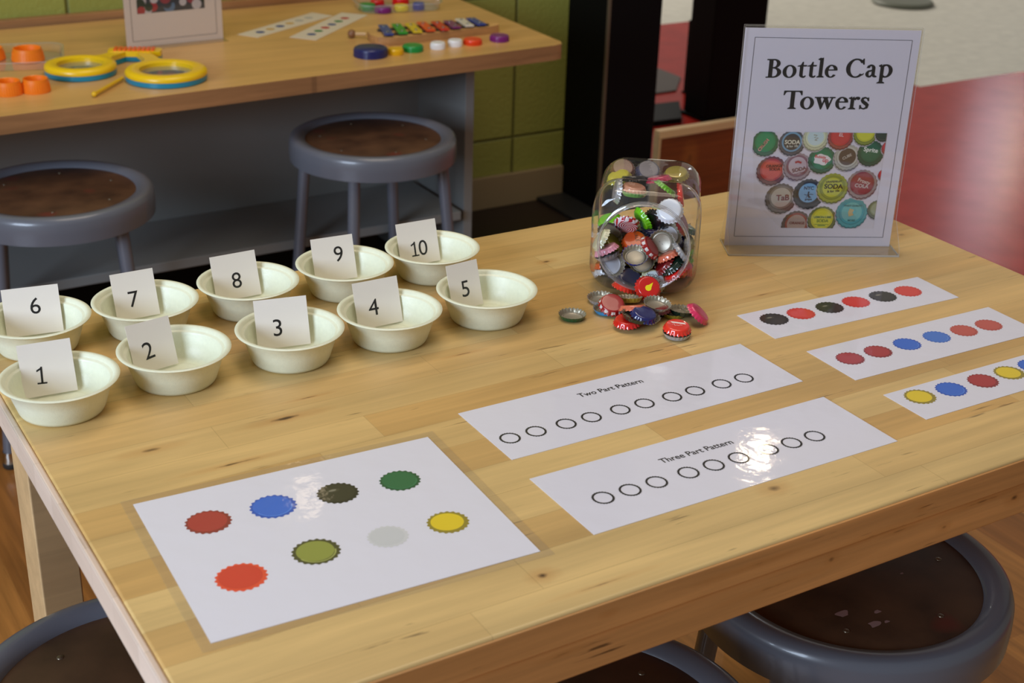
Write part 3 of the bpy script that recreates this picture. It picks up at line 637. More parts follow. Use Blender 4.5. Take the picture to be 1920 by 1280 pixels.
def pt(s, x, y, size, c, rot=0, sx=1):
    text_mesh('printed_words', s, size, mat('print_%d_%d_%d' % c, c, .5), ins, (x, -.00155, y + .0008), (PI / 2, -rot, 0), sx=sx, offset=size * .022)
pt('CRUSH', .0385, .1330, .0058, (220, 190, 180), .95); pt('CRUSH', .0382, .1333, .0054, (200, 44, 50), .95)
pt('SODA', .0730, .1360, .0072, (226, 220, 200)); pt('& for 10c', .0738, .1318, .0040, (200, 200, 190), .05); pt('Sprite', .1735, .1270, .0078, (228, 232, 226), -.12)
pt('Bubble', .1105, .1180, .0052, (204, 50, 56), -.12); pt('up', .1175, .1130, .0078, (204, 50, 56), -.1); pt('CUBE', .1453, .1190, .0050, (190, 180, 170), .5)
pt('ORANGE', .0535, .1055, .0050, (70, 40, 44), .05); pt('SODA', .0545, .1012, .0052, (70, 40, 44), .03); pt('SODA', .0860, .1010, .0066, (110, 56, 60), .25); pt('Red Cherry', .0870, .0975, .0028, (130, 70, 80), .3)
pt('TaB', .0690, .0620, .0105, (120, 40, 44), .05); pt('NYC', .1010, .0765, .0062, (40, 60, 90)); pt('grape', .1020, .0625, .0040, (30, 44, 70))
pt('SODA', .1322, .0782, .0088, (30, 30, 22)); pt('GRAPEFRUIT', .1318, .0862, .0036, (44, 44, 26), .05); pt('& for 10c', .1330, .0735, .0042, (30, 30, 22), .1)
pt('Frosty', .1700, .0862, .0066, (214, 190, 184), -.3); pt('COLA', .1680, .0800, .0066, (206, 186, 180), -.1); pt('LEMON-LIME', .1232, .0385, .0040, (70, 110, 50)); pt('SODA', .1236, .0330, .0056, (120, 140, 50))
pt('ORANGE', .0910, .0300, .0048, (130, 60, 50)); pt('EL', .1335, .1465, .0060, (230, 190, 190), -.1); pt('FINEST QUALITY', .1607, .0545, .0032, (50, 110, 116)); pt('MORE', .1610, .0345, .0036, (50, 110, 116))

# ------------------------------------------------------------------ plastic jar lying on its side
JY = math.radians(-39); JF = Vector((.7180, .4865, T))
JU = Vector((math.cos(JY), math.sin(JY), 0)); JA = Vector((-math.sin(JY), math.cos(JY), 0))
jar = thing('plastic_jar', 'clear square plastic jar on its side full of bottle caps', 'jar', JF, JY)
secs = [(0, .0525, .030), (.0015, .0555, .030), (.006, .0585, .030), (.012, .0597, .029), (.040, .0597, .029), (.046, .0588, .028), (.052, .0562, .028), (.056, .0548, .028), (.064, .0546, .028), (.070, .0556, .028), (.080, .0572, .028),
        (.124, .0576, .028), (.133, .0562, .027), (.139, .0530, .026), (.1415, .0470, .024)]
m = MB(); K = 8; rings_ = []
for s, h, r in [(s * 1.055, h * 1.055, r * 1.05) for s, h, r in secs]: rings_.append([(x, s, .063 + y) for x, y in rrect(2 * h, 2 * h, r, K)])
n = len(rings_[0]); vs = [v for r in rings_ for v in r]
m.add(vs, [(i * n + k, i * n + (k + 1) % n, (i + 1) * n + (k + 1) % n, (i + 1) * n + k) for i in range(len(secs) - 1) for k in range(n)])
m.add(rings_[-1], [tuple(range(n))])
# shoulder plate from rounded square to neck circle
nc = []
for (x, s, z) in rings_[0]:
    a = math.atan2(z - .063, x); nc.append((.0525 * math.cos(a), -.001, .063 + .0525 * math.sin(a)))
m.add(rings_[0] + nc, [(k, n + k, n + (k + 1) % n, (k + 1) % n) for k in range(n)])
m.build('jar_body', M['jar'], jar)
m = MB(); m.X = Matrix.Translation((0, 0, .063)) @ Matrix.Rotation(PI / 2, 4, 'X') @ Matrix.Diagonal((1.05, 1.05, 1, 1))
m.lathe([(.0500, .001), (.0502, .004), (.0512, .0045), (.0512, .0058), (.0502, .0064), (.0502, .0085), (.0512, .009), (.0512, .0102), (.0500, .0108), (.0498, .0125), (.0505, .0140), (.0500, .0150), (.0488, .0150), (.0482, .0135), (.0482, .001)], 96)
m.build('jar_neck', M['neck'], jar)

# ------------------------------------------------------------------ crown caps
M['metal'] = mat('cap_metal', (176, 168, 148), .28, metal=.9)
M['inner'] = mat('cap_inner', (168, 160, 140), .38, metal=.55)
M['liner'] = mat('cap_liner', (158, 150, 134), .36, metal=.35)
M['wliner'] = mat('cap_white_liner', (196, 198, 206), .40)
CAPC = {'green': (18, 74, 40), 'darkgreen': (14, 38, 28), 'lime': (110, 196, 22), 'red': (204, 26, 20), 'hotred': (226, 46, 26), 'darkred': (120, 22, 24), 'orange': (214, 84, 22), 'pink': (226, 154, 176), 'crimson': (206, 42, 88),
        'navy': (22, 28, 92), 'royal': (30, 40, 170), 'sky': (50, 140, 200), 'olive': (138, 132, 38), 'yellow': (196, 184, 60), 'cream': (206, 204, 170), 'white': (222, 228, 238), 'silver': (176, 176, 180), 'black': (22, 22, 26),
        'slate': (72, 70, 92), 'salmon': (206, 106, 78), 'peach': (214, 150, 120), 'gold': (178, 160, 60), 'brown': (112, 62, 42), 'moss': (92, 150, 66)}
PAINT = {k: mat('cap_paint_' + k, v, .22, coat=.8, metal=.25 if k in ('silver', 'gold') else 0) for k, v in CAPC.items()}
def stripe_mat(name, ca, cb, freq, tilt, skirt=0):
    m, nt, b = new(name); L = nt.links; tc = N(nt, 'ShaderNodeTexCoord'); g = N(nt, 'ShaderNodeTexGradient', gradient_type='RADIAL'); L.new(tc.outputs['Object'], g.inputs['Vector'])
    a = N(nt, 'ShaderNodeMath', operation='MULTIPLY'); a.inputs[1].default_value = freq; L.new(g.outputs['Fac'], a.inputs[0])
    if tilt:
        sp = N(nt, 'ShaderNodeVectorMath', operation='LENGTH'); L.new(tc.outputs['Object'], sp.inputs[0]); q = N(nt, 'ShaderNodeMath', operation='MULTIPLY_ADD'); q.inputs[1].default_value = tilt
        L.new(sp.outputs['Value'], q.inputs[0]); L.new(a.outputs[0], q.inputs[2]); a = q
    f = N(nt, 'ShaderNodeMath', operation='FRACT'); L.new(a.outputs[0], f.inputs[0]); c = N(nt, 'ShaderNodeMath', operation='GREATER_THAN'); c.inputs[1].default_value = .5; L.new(f.outputs[0], c.inputs[0])
    if skirt:      # squares only in a band low on the skirt
        sz = N(nt, 'ShaderNodeSeparateXYZ'); L.new(tc.outputs['Object'], sz.inputs[0])
        lo = N(nt, 'ShaderNodeMath', operation='LESS_THAN'); lo.inputs[1].default_value = .0050; L.new(sz.outputs['Z'], lo.inputs[0])
        hi = N(nt, 'ShaderNodeMath', operation='GREATER_THAN'); hi.inputs[1].default_value = .0018; L.new(sz.outputs['Z'], hi.inputs[0])
        for q in (lo, hi): w_ = N(nt, 'ShaderNodeMath', operation='MULTIPLY'); L.new(c.outputs[0], w_.inputs[0]); L.new(q.outputs[0], w_.inputs[1]); c = w_
    mx = N(nt, 'ShaderNodeMix', data_type='RGBA'); L.new(c.outputs[0], mx.inputs['Factor']); mx.inputs['A'].default_value = lin(ca); mx.inputs['B'].default_value = lin(cb); L.new(mx.outputs['Result'], b.inputs['Base Color'])
    b.inputs['Roughness'].default_value = .25; b.inputs['Coat Weight'].default_value = .6; return m
PAINT['striped'] = stripe_mat('cap_paint_striped', (176, 22, 40), (222, 214, 220), 9, 420)
PAINT['checked'] = stripe_mat('cap_paint_checked', (150, 22, 26), (214, 208, 206), 10, 0, 1)
CAPM = {}
def cap_mesh(c):
    if c in CAPM: return CAPM[c]
    n = 21 * 6; outer = [(.0006, .0064, 0), (.0060, .0064, 0), (.0112, .0064, 0), (.0124, .0062, 0), (.0133, .0054, .02), (.0137, .0043, .12), (.0143, .0028, .5), (.0150, .0013, .9), (.0156, .0001, 1)]
    inner = [(.0153, .0002, 1), (.0146, .0014, .9), (.0139, .0028, .5), (.0132, .0043, .1), (.0126, .0053, 0), (.0118, .0056, 0)]
    vs = []; m = MB(); rows = outer + inner
    for r, z, a in rows:
        for k in range(n):
            q = 2 * PI * k / n; cr = math.cos(21 * q); rr = r + a * .00062 * cr; vs.append((rr * math.cos(q), rr * math.sin(q), z + (0.0004 * (1 - cr) if r > .0150 and z < .001 else 0)))
    f0 = [(i * n + k, (i + 1) * n + k, (i + 1) * n + (k + 1) % n, i * n + (k + 1) % n) for i in range(len(outer)) for k in range(n)]
    m.add(vs, f0, 0); m.add(vs, [(i * n + k, (i + 1) * n + k, (i + 1) * n + (k + 1) % n, i * n + (k + 1) % n) for i in range(len(outer), len(rows) - 1) for k in range(n)], 1)
    m.add(vs[:n], [tuple(range(n - 1, -1, -1))], 0)
    o = m.build('cap_source', [PAINT[c], M['inner']]); CAPM[c] = o.data; o.data.name = 'cap_' + c; bpy.data.objects.remove(o); return CAPM[c]
LIN = {}
def liner_mesh(w_):
    if w_ not in LIN:
        o = MB().lathe([(.0120, .0056), (.0118, .0046), (.0108, .0043), (.0102, .0049), (.0096, .0052), (0, .0053)][::-1], 48).build('liner', M['wliner'] if w_ else M['liner'])
        LIN[w_] = o.data; bpy.data.objects.remove(o)
    return LIN[w_]
GIN = 'bottle caps inside the jar'; GOUT = 'bottle caps spilled in front of the jar'
def cap(label, color, mtx, group, white=False, liner=True):
    o = bpy.data.objects.new('bottle_cap', cap_mesh(color)); col.objects.link(o); o.matrix_world = mtx; tag(o, label, 'bottle cap', group)
    if liner: c = bpy.data.objects.new('liner', liner_mesh(white)); col.objects.link(c); c.parent = o
    return o
# the caps one can tell apart: position and rotation in the room, colour, white liner, open side seen, group, label
CAP_TABLE = [
 (0.73106, 0.52217, 0.78074, 0.8981, 0.3036, -0.1019, -0.3015, 'orange', 0, 0, GIN, 'orange bottle cap with dark letters near the middle of the jar mouth'),
 (0.71189, 0.53887, 0.77524, 0.9335, 0.2958, 0.0612, 0.1933, 'olive', 0, 0, GIN, 'olive yellow bottle cap with pale rim at upper left of jar mouth'),
 (0.72433, 0.53091, 0.80380, 0.4081, 0.8502, -0.2998, -0.1439, 'striped', 0, 0, GIN, 'red and white striped bottle cap at the top of the jar mouth'),
 (0.74530, 0.52554, 0.80849, 0.3399, 0.5737, -0.6411, -0.3799, 'lime', 0, 0, GIN, 'bright green bottle cap on edge at top of the jar mouth'),
 (0.74514, 0.48886, 0.78920, 0.2446, 0.3100, 0.7213, 0.5690, 'silver', 0, 1, GIN, 'open upturned cap with plain grey inside, right side of jar mouth'),
 (0.76088, 0.49512, 0.79592, 0.0756, 0.1636, 0.8929, 0.4126, 'navy', 1, 1, GIN, 'cap with white liner and navy rim behind the plain grey one'),
 (0.73058, 0.49484, 0.78299, 0.8475, 0.3942, 0.1499, 0.3222, 'checked', 0, 0, GIN, 'red bottle cap with white squares around its skirt in jar mouth'),
 (0.71232, 0.49434, 0.77902, 0.0834, 0.3399, 0.9098, 0.2232, 'royal', 0, 1, GIN, 'upturned cap with royal blue rim at centre of jar mouth'),
 (0.72574, 0.49842, 0.76673, 0.1354, 0.4101, 0.8565, 0.2828, 'olive', 0, 1, GIN, 'upturned olive cap directly under the royal blue rimmed one'),
 (0.69764, 0.51768, 0.76147, 0.0740, 0.1266, 0.8540, 0.4991, 'silver', 1, 1, GIN, 'upturned silver cap with whitish liner at left of jar mouth'),
 (0.69436, 0.52586, 0.77447, 0.3311, 0.0811, -0.2237, -0.9131, 'pink', 0, 0, GIN, 'pale pink bottle cap on edge at left of jar mouth'),
 (0.69713, 0.52929, 0.77153, 0.1857, 0.9031, 0.3792, 0.0780, 'silver', 0, 1, GIN, 'silver upturned cap right beneath the pale pink one'),
 (0.71506, 0.50614, 0.74219, 0.9602, 0.2469, -0.0324, -0.1261, 'slate', 0, 0, GIN, 'dull slate blue bottle cap low in the jar mouth'),
 (0.70335, 0.49909, 0.73514, 0.7587, 0.1100, 0.0922, 0.6354, 'hotred', 0, 0, GIN, 'red bottle cap on edge at the lower lip of the jar'),
 (0.73228, 0.48316, 0.74460, 0.8847, 0.4245, -0.0833, -0.1736, 'cream', 0, 0, GIN, 'white and cream cap lettered SODA behind the yellow drop cap'),
 (0.75183, 0.47926, 0.77406, 0.3223, 0.0895, -0.2523, -0.9080, 'salmon', 0, 0, GIN, 'orange red bottle cap on edge at right of jar mouth'),
 (0.74812, 0.48066, 0.76388, 0.4477, 0.2265, -0.3905, -0.7718, 'darkred', 0, 0, GIN, 'dark red bottle cap on edge between green and blue rimmed caps'),
 (0.75205, 0.47236, 0.76431, 0.4932, 0.1804, -0.2924, -0.7992, 'darkgreen', 0, 0, GIN, 'dark green bottle cap on edge at lower right of jar mouth'),
 (0.75324, 0.46575, 0.75620, 0.4182, 0.1451, -0.2939, -0.8471, 'red', 0, 0, GIN, 'bright red bottle cap on edge at lower right lip of jar'),
 (0.69272, 0.53325, 0.78562, 0.4353, 0.2458, -0.4258, -0.7542, 'cream', 0, 0, GIN, 'cream bottle cap on edge against left wall of jar'),
 (0.70893, 0.54194, 0.78929, 0.4275, 0.2528, 0.4418, 0.7471, 'black', 0, 1, GIN, 'black bottle cap behind the striped one, upper left in jar'),
 (0.75675, 0.51504, 0.80829, 0.4524, 0.6969, -0.4667, -0.3030, 'black', 0, 0, GIN, 'black bottle cap at upper right of jar mouth'),
 (0.75940, 0.47278, 0.77804, 0.7571, 0.3731, 0.2370, 0.4810, 'silver', 0, 0, GIN, 'silver bottle cap on edge against right wall of jar'),
 (0.74345, 0.54619, 0.83630, 0.0581, 0.8848, -0.4613, -0.0303, 'moss', 0, 1, GIN, 'green skirted upturned cap seen through the top of the jar'),
 (0.74838, 0.55443, 0.83321, 0.8475, 0.0551, 0.0343, 0.5268, 'peach', 0, 0, GIN, 'peach bottle cap lying above the green skirted one in jar'),
 (0.76363, 0.57721, 0.83591, 0.1485, 0.0201, 0.1323, 0.9798, 'black', 0, 0, GIN, 'black and silver cap seen edge-on near the jar bottom'),
 (0.75731, 0.59698, 0.83341, 0.6547, 0.1181, -0.1325, -0.7347, 'yellow', 0, 0, GIN, 'yellow green bottle cap in the upper left back corner of jar'),
 (0.78675, 0.55615, 0.83825, 0.0977, 0.0147, -0.1482, -0.9840, 'crimson', 0, 0, GIN, 'pinkish red cap on edge through the top back of jar'),
 (0.78070, 0.53764, 0.83402, 0.7503, 0.2538, 0.1956, 0.5783, 'lime', 0, 0, GIN, 'lime green cap on edge through the top right of jar'),
 (0.77944, 0.50874, 0.83552, 0.6907, 0.5756, 0.2803, 0.3363, 'hotred', 0, 0, GIN, 'red cap standing upright against right wall of jar'),
 (0.75023, 0.48414, 0.82930, 0.8392, 0.3939, -0.1593, -0.3394, 'white', 0, 0, GIN, 'shiny white bottle cap pressed against the jar shoulder'),
 (0.76420, 0.48302, 0.81236, 0.7995, 0.4738, 0.1882, 0.3176, 'darkred', 0, 0, GIN, 'dull dark red cap between jar shoulder and right wall'),
 (0.81933, 0.56512, 0.83810, 0.8933, 0.1266, -0.0605, -0.4270, 'gold', 0, 0, GIN, 'gold rimmed bottle cap in the upper right back of jar'),
 (0.77020, 0.60872, 0.83915, 0.9132, 0.2887, -0.0867, -0.2742, 'brown', 0, 0, GIN, 'brownish bottle cap against the bottom panel of the jar'),
 (0.73601, 0.56541, 0.83033, 0.3967, 0.3395, -0.5546, -0.6479, 'silver', 0, 0, GIN, 'silver cap standing upright against left wall of jar'),
 (0.79449, 0.58930, 0.83895, 0.9135, 0.3361, -0.0792, -0.2152, 'slate', 0, 0, GIN, 'grey bottle cap against the bottom panel of the jar'),
 (0.60858, 0.46565, 0.73660, 0.0000, 1.0000, 0.0000, 0.0000, 'green', 0, 1, GOUT, 'lone upturned green bottle cap left of the spilled caps'),
 (0.66385, 0.49050, 0.73680, 0.0090, -0.9997, 0.0000, -0.0246, 'silver', 0, 1, GOUT, 'upturned dark rimmed cap at the left end of the spilled caps'),
 (0.65295, 0.46173, 0.73679, 0.0174, 0.9994, -0.0000, 0.0302, 'sky', 0, 1, GOUT, 'light blue rimmed bottle cap in the spilled heap'),
 (0.65563, 0.45615, 0.73967, 0.9703, 0.2273, -0.0827, -0.0000, 'checked', 0, 0, GOUT, 'red cap with white squares lying on the light blue one'),
 (0.68833, 0.46886, 0.74060, 0.1055, 0.9925, 0.0000, -0.0609, 'gold', 0, 1, GOUT, 'upturned gold rimmed cap leaning on the jar lip'),
 (0.66429, 0.42788, 0.74303, 0.9816, -0.1793, 0.0653, -0.0000, 'salmon', 0, 0, GOUT, 'salmon bottle cap near the middle of the spilled heap'),
 (0.65367, 0.42027, 0.73660, 0.0000, 1.0000, 0.0000, 0.0000, 'darkred', 0, 1, GOUT, 'upturned dark red cap at the bottom front of the heap'),
 (0.64845, 0.41525, 0.73602, 0.9986, 0.0179, -0.0492, 0.0000, 'red', 0, 0, GOUT, 'red bottle cap stacked on the dark red one in front heap'),
 (0.65562, 0.41059, 0.74710, 0.0609, -0.9925, -0.0000, 0.1055, 'darkgreen', 0, 1, GOUT, 'upturned dark green cap on top of the red one in heap'),
 (0.66574, 0.40925, 0.74292, 0.9903, 0.1308, 0.0476, -0.0000, 'navy', 0, 0, GOUT, 'navy bottle cap on top of the spilled heap'),
 (0.67422, 0.41380, 0.74193, 0.0905, -0.9945, -0.0000, 0.0523, 'silver', 0, 1, GOUT, 'upturned silver cap right beneath the navy one'),
 (0.70408, 0.43266, 0.73660, 0.0000, 1.0000, 0.0000, 0.0000, 'black', 0, 1, GOUT, 'upturned black cap at bottom right of the spilled heap'),
 (0.69793, 0.42674, 0.73631, 0.9990, -0.0430, -0.0076, 0.0000, 'darkred', 0, 0, GOUT, 'dark red cap between the black cap and silver rimmed cap'),
 (0.69566, 0.42412, 0.74866, 0.0773, -0.9969, -0.0000, 0.0136, 'silver', 0, 1, GOUT, 'upturned silver rimmed cap on top at right of heap'),
 (0.71574, 0.41992, 0.73660, 0.0000, 1.0000, 0.0000, 0.0000, 'olive', 0, 1, GOUT, 'small showing edge of olive cap behind the red topped stack'),
 (0.72483, 0.41403, 0.73918, 0.0262, 0.9986, 0.0000, -0.0453, 'darkgreen', 0, 1, GOUT, 'upturned dark green cap with the pink one leaning on it'),
 (0.72740, 0.39213, 0.73905, 0.9397, 0.2106, 0.2695, -0.0000, 'crimson', 0, 0, GOUT, 'glossy pinkish crimson bottle cap leaning at right of spill'),
 (0.68411, 0.37089, 0.73660, 0.0000, 1.0000, 0.0000, 0.0000, 'silver', 0, 1, GOUT, 'upturned silver cap under the red one, nearest the camera'),
 (0.68500, 0.37231, 0.73802, 0.9981, 0.0574, -0.0209, -0.0000, 'hotred', 0, 0, GOUT, 'bright red cap with white bar stacked nearest the camera'),
 (0.71584, 0.47054, 0.74413, 0.9011, 0.3972, -0.0701, -0.1591, 'red', 0, 0, GIN, 'red bottle cap with a yellow drop resting on the jar lip')]
CAPS = {}
from mathutils import Quaternion
for (x, y, z, qw, qx, qy, qz, c, wl, li, gr, lb) in CAP_TABLE:
    CAPS[lb] = cap(lb, c, Matrix.Translation((x, y, z)) @ Quaternion((qw, qx, qy, qz)).to_matrix().to_4x4(), gr, bool(wl), liner=bool(li))
dl = 'red bottle cap with a yellow drop resting on the jar lip'
o = CAPS[dl]; a0 = 1.5144; m = MB(); pts = []
m.X = Matrix.Rotation(a0 - PI / 2, 4, 'Z')
for k in range(40):
    a = 2 * PI * k / 40; r = .0036; pts.append((r * math.cos(a) - .0010, r * math.sin(a) - .0016) if not .1 < a < 1.35 else None)
pts = [p for p in pts if p]; i = next(k for k, p in enumerate(pts) if math.atan2(p[1] + .0016, p[0] + .0010) > 1.3); pts.insert(i, (.0052, .0052))
m.poly(pts, .00652); m.build('drop_emblem', mat('emblem_yellow', (240, 224, 20), .4), o, smooth=False)
o = CAPS['white and cream cap lettered SODA behind the yellow drop cap']; a0 = 1.5319
MB().poly(circ(0, 0, .0115), .00648).build('face_disc', mat('cap_face_white', (206, 222, 226), .35), o, smooth=False)
text_mesh('printed_words', 'SODA', .0062, black, o, (-.0015 * math.cos(a0), -.0015 * math.sin(a0), .00656), (0, 0, a0 + PI / 2 + .1))
text_mesh('printed_words', 'SODA', .0058, black, o, (.0075 * math.cos(a0), .0075 * math.sin(a0), .00656), (0, 0, a0 + PI / 2 - .2))
o = CAPS['orange bottle cap with dark letters near the middle of the jar mouth']; a0 = 1.6521
text_mesh('printed_words', 'VALE', .0062, mat('letter_dark', (60, 66, 52), .4), o, (.0040 * math.cos(a0), .0040 * math.sin(a0), .00656), (0, 0, a0 + PI + .25))
o = CAPS['bright red cap with white bar stacked nearest the camera']; a0 = 1.1196; m = MB(); m.X = Matrix.Rotation(a0 - PI / 2 - .25, 4, 'Z')
wm = mat('emblem_white', (236, 226, 222), .4)
m.poly([(-.0085, .0052), (.0075, .0052), (.0090, .0024), (-.0065, .0024)], .00652)
A, B = brush([(-.0060, -.001), (-.004, .0008), (-.0025, -.003), (-.001, -.001), (.001, -.002), (.0035, .0002), (.005, -.0008)], [.0005] * 7); m.strip(A, B, .00652); m.build('bar_emblem', wm, o, smooth=False)
#FILL
# caps heaped behind the front layer, settled against the jar walls (jar coordinates: position, quaternion)
FILLC = ['red', 'silver', 'green', 'navy', 'black', 'white', 'gold', 'darkred', 'cream', 'olive', 'orange', 'lime', 'sky', 'slate']
FILLW = {'darkred': 'dark red', 'sky': 'light blue', 'lime': 'lime green', 'slate': 'slate grey', 'cream': 'cream coloured', 'olive': 'olive green', 'gold': 'gold coloured', 'navy': 'navy blue'}
JM = Matrix.Translation(JF) @ Matrix.Rotation(JY, 4, 'Z')
FILL = [[-0.0438,0.1283,0.0035,0.9239,-0.0,-0.0001,0.3827],[-0.0025,0.0857,0.0242,0.0275,-0.973,0.2222,-0.0564],[-0.0151,0.1271,0.0101,0.0,0.9949,-0.101,-0.0],[-0.0012,0.1283,0.0098,0.0515,-0.2441,0.0241,-0.9681],[-0.0102,0.0867,0.0035,0.8856,0.0,-0.0,0.4644],[-0.028,0.1305,0.0169,0.8035,0.1136,0.2413,-0.5322],[-0.0099,0.0594,0.0157,0.1844,-0.7202,0.6313,-0.2208],[-0.001,0.1189,0.0487,0.5854,0.0139,-0.0833,0.8063],[-0.0504,0.1286,0.0212,0.1496,0.4554,-0.0054,0.8776],[0.0072,0.0636,0.0101,0.0002,0.444,-0.896,-0.0],[-0.0202,0.1026,0.0167,0.0003,0.9316,0.3635,-0.0004],[0.0437,0.0942,0.0035,0.5143,-0.0,0.0,-0.8576],[-0.0368,0.0996,0.0035,0.9397,-0.0,-0.0,0.3421],[0.037,0.1222,0.0101,0.0,0.5775,0.8164,-0.0],[0.0438,0.0657,0.0082,0.4782,0.1421,0.1137,0.8592],[-0.043,0.1006,0.04,0.6943,-0.0665,-0.3518,-0.6243],[-0.0111,0.1202,0.0266,0.1077,-0.4484,0.8805,0.1101],[-0.0299,0.0756,0.0101,0.9672,-0.0001,-0.0002,-0.254],[0.0055,0.105,0.025,0.27,-0.0401,-0.7544,-0.597],[0.0146,0.1029,0.0035,0.2051,0.0,-0.0,-0.9787],[0.0038,0.0852,0.0167,0.0001,-0.1357,0.9907,0.0],[0.0135,0.0422,0.0212,0.37,0.4787,-0.7962,0.0016],[-0.0343,0.0708,0.0101,0.0,-0.97,-0.243,0.0],[0.0229,0.1283,0.0299,0.0003,-0.6492,0.7606,-0.0005],[0.0283,0.0678,0.0139,0.03,0.9833,0.0001,-0.1794],[0.0149,0.1282,0.0174,0.379,-0.4865,-0.7575,0.2144],[-0.0374,0.1031,0.0149,0.7431,-0.1402,-0.1472,0.6376],[-0.0233,0.0772,0.0202,0.1116,0.1347,0.0004,-0.9846],[0.0333,0.1282,0.0167,0.0003,0.0993,0.9951,-0.0001],[0.0133,0.0988,0.0426,0.0841,-0.0201,0.1476,0.9853],[-0.0439,0.0463,0.0154,0.6282,-0.1805,-0.0765,0.7529],[-0.0436,0.0679,0.0254,0.9608,0.1285,-0.0523,-0.24],[-0.0179,0.0528,0.0235,0.1078,0.9871,0.0473,0.1083],[0.0437,0.0947,0.0101,0.936,-0.0,0.0001,-0.352],[0.0216,0.1042,0.0252,0.127,-0.1545,0.6407,-0.7413],[-0.0453,0.0765,0.0137,0.5707,-0.2979,-0.2809,0.7118],[0.0132,0.1283,0.0431,0.0,-0.9719,0.2353,-0.0005],[-0.0269,0.0404,0.0083,0.0638,0.1735,-0.0696,-0.9803],[0.0281,0.1283,0.0233,0.0004,-0.3823,0.9241,-0.0003],[0.0303,0.0473,0.0486,0.9891,0.06,0.0347,0.13],[-0.016,0.1196,0.0329,0.5303,0.0401,-0.1486,0.8337],[-0.0182,0.1211,0.0262,0.5831,0.0496,-0.1457,0.7977],[0.0441,0.0576,0.017,0.235,-0.2115,0.1057,-0.9428],[0.0207,0.0425,0.0226,0.3464,-0.1844,-0.1754,-0.9029],[0.0378,0.0439,0.0162,0.3191,0.9078,-0.2715,0.0192],[-0.0435,0.0643,0.0592,0.93,0.0592,-0.1009,0.3484],[0.0205,0.1282,0.0299,0.9959,-0.0001,-0.0006,-0.0907],[0.0435,0.08,0.0334,0.1792,0.1096,-0.1836,0.9603],[-0.037,0.1293,0.039,0.0794,-0.7308,0.573,-0.3624],[-0.0004,0.0601,0.0258,0.3555,-0.0361,0.0528,0.9325],[-0.0219,0.0702,0.0421,0.5127,0.2548,0.7601,-0.3072],[0.0355,0.0668,0.0509,0.1904,-0.6563,-0.7195,-0.1239],[0.0195,0.1033,0.0251,0.1739,0.104,-0.7449,-0.6357],[0.0519,0.1097,0.0367,0.4173,-0.571,-0.4171,0.5709],[-0.0435,0.052,0.0283,0.8994,0.1049,-0.1361,0.402],[0.029,0.0689,0.0602,0.9558,0.1327,0.0779,-0.2506],[0.0395,0.0508,0.0336,0.2329,0.0857,-0.9662,-0.0696],[-0.0438,0.0436,0.0086,0.1638,-0.1943,0.0247,0.9668],[0.0192,0.1282,0.0431,0.6181,-0.0004,-0.0001,0.7861],[-0.02,0.0917,0.0276,0.9783,-0.1667,0.0672,-0.1029],[-0.0216,0.0483,0.0342,0.2009,-0.671,0.6979,-0.1495],[0.0456,0.0925,0.0285,0.0674,0.9171,0.3057,-0.2468],[0.0391,0.1233,0.0266,0.3738,0.4689,0.0467,0.7989],[-0.0381,0.1037,0.027,0.3772,-0.3665,-0.0488,0.8491],[0.0164,0.0678,0.0394,0.6219,0.2131,0.1116,0.7453],[0.004,0.072,0.0507,0.4303,-0.004,-0.022,-0.9024],[-0.0243,0.0488,0.0497,0.7253,-0.6622,-0.0539,-0.1806],[-0.013,0.1128,0.045,0.0886,-0.3023,0.9407,0.1258],[-0.0435,0.069,0.0533,0.9805,0.1014,-0.0584,-0.1579],[0.0221,0.0713,0.0182,0.9893,-0.0645,0.0142,0.1304],[0.0304,0.042,0.0375,0.3482,0.0539,0.2306,-0.907],[-0.0436,0.0697,0.0466,0.8553,0.1157,-0.0174,-0.5047],[-0.0436,0.0706,0.04,0.3738,0.1026,0.0564,-0.9201],[0.0519,0.0455,0.0429,0.5087,0.4913,-0.5086,-0.4911],[-0.0153,0.0932,0.0466,0.7499,-0.1265,-0.0589,-0.6467],[-0.0431,0.0591,0.0651,0.1959,0.0902,0.0745,-0.9736],[0.044,0.0882,0.0531,0.7006,0.1046,0.1944,0.6785],[0.0151,0.0881,0.0577,0.5727,-0.0815,0.0726,-0.8124],[0.003,0.0853,0.037,0.7029,-0.2017,0.0678,-0.6787],[0.0187,0.0583,0.0369,0.212,-0.445,-0.8671,0.0716],[0.0301,0.0841,0.0231,0.7408,0.0215,0.2484,0.6237],[-0.0252,0.0876,0.0403,0.9262,-0.1859,0.1558,-0.2887],[0.0324,0.0895,0.042,0.2037,-0.3544,0.3124,0.8575],[0.0436,0.0774,0.0396,0.9511,0.1792,0.1175,-0.2226],[-0.0442,0.0786,0.0414,0.0036,-0.6496,-0.7512,-0.117],[0.0022,0.0828,0.0306,0.4561,-0.2128,0.0015,-0.8641]]
for i, (x, y, z, qw, qx, qy, qz) in enumerate(FILL):
    c = FILLC[(i * 5) % len(FILLC)]
    mt = JM @ Matrix.Translation((x, y, z)) @ Quaternion((qw, qx, qy, qz)).to_matrix().to_4x4()
    cap('plain %s bottle cap buried in the heap deep inside the jar' % FILLW.get(c, c), c, mt, 'bottle caps buried inside the jar', i % 3 == 0, liner=i % 2 == 0)
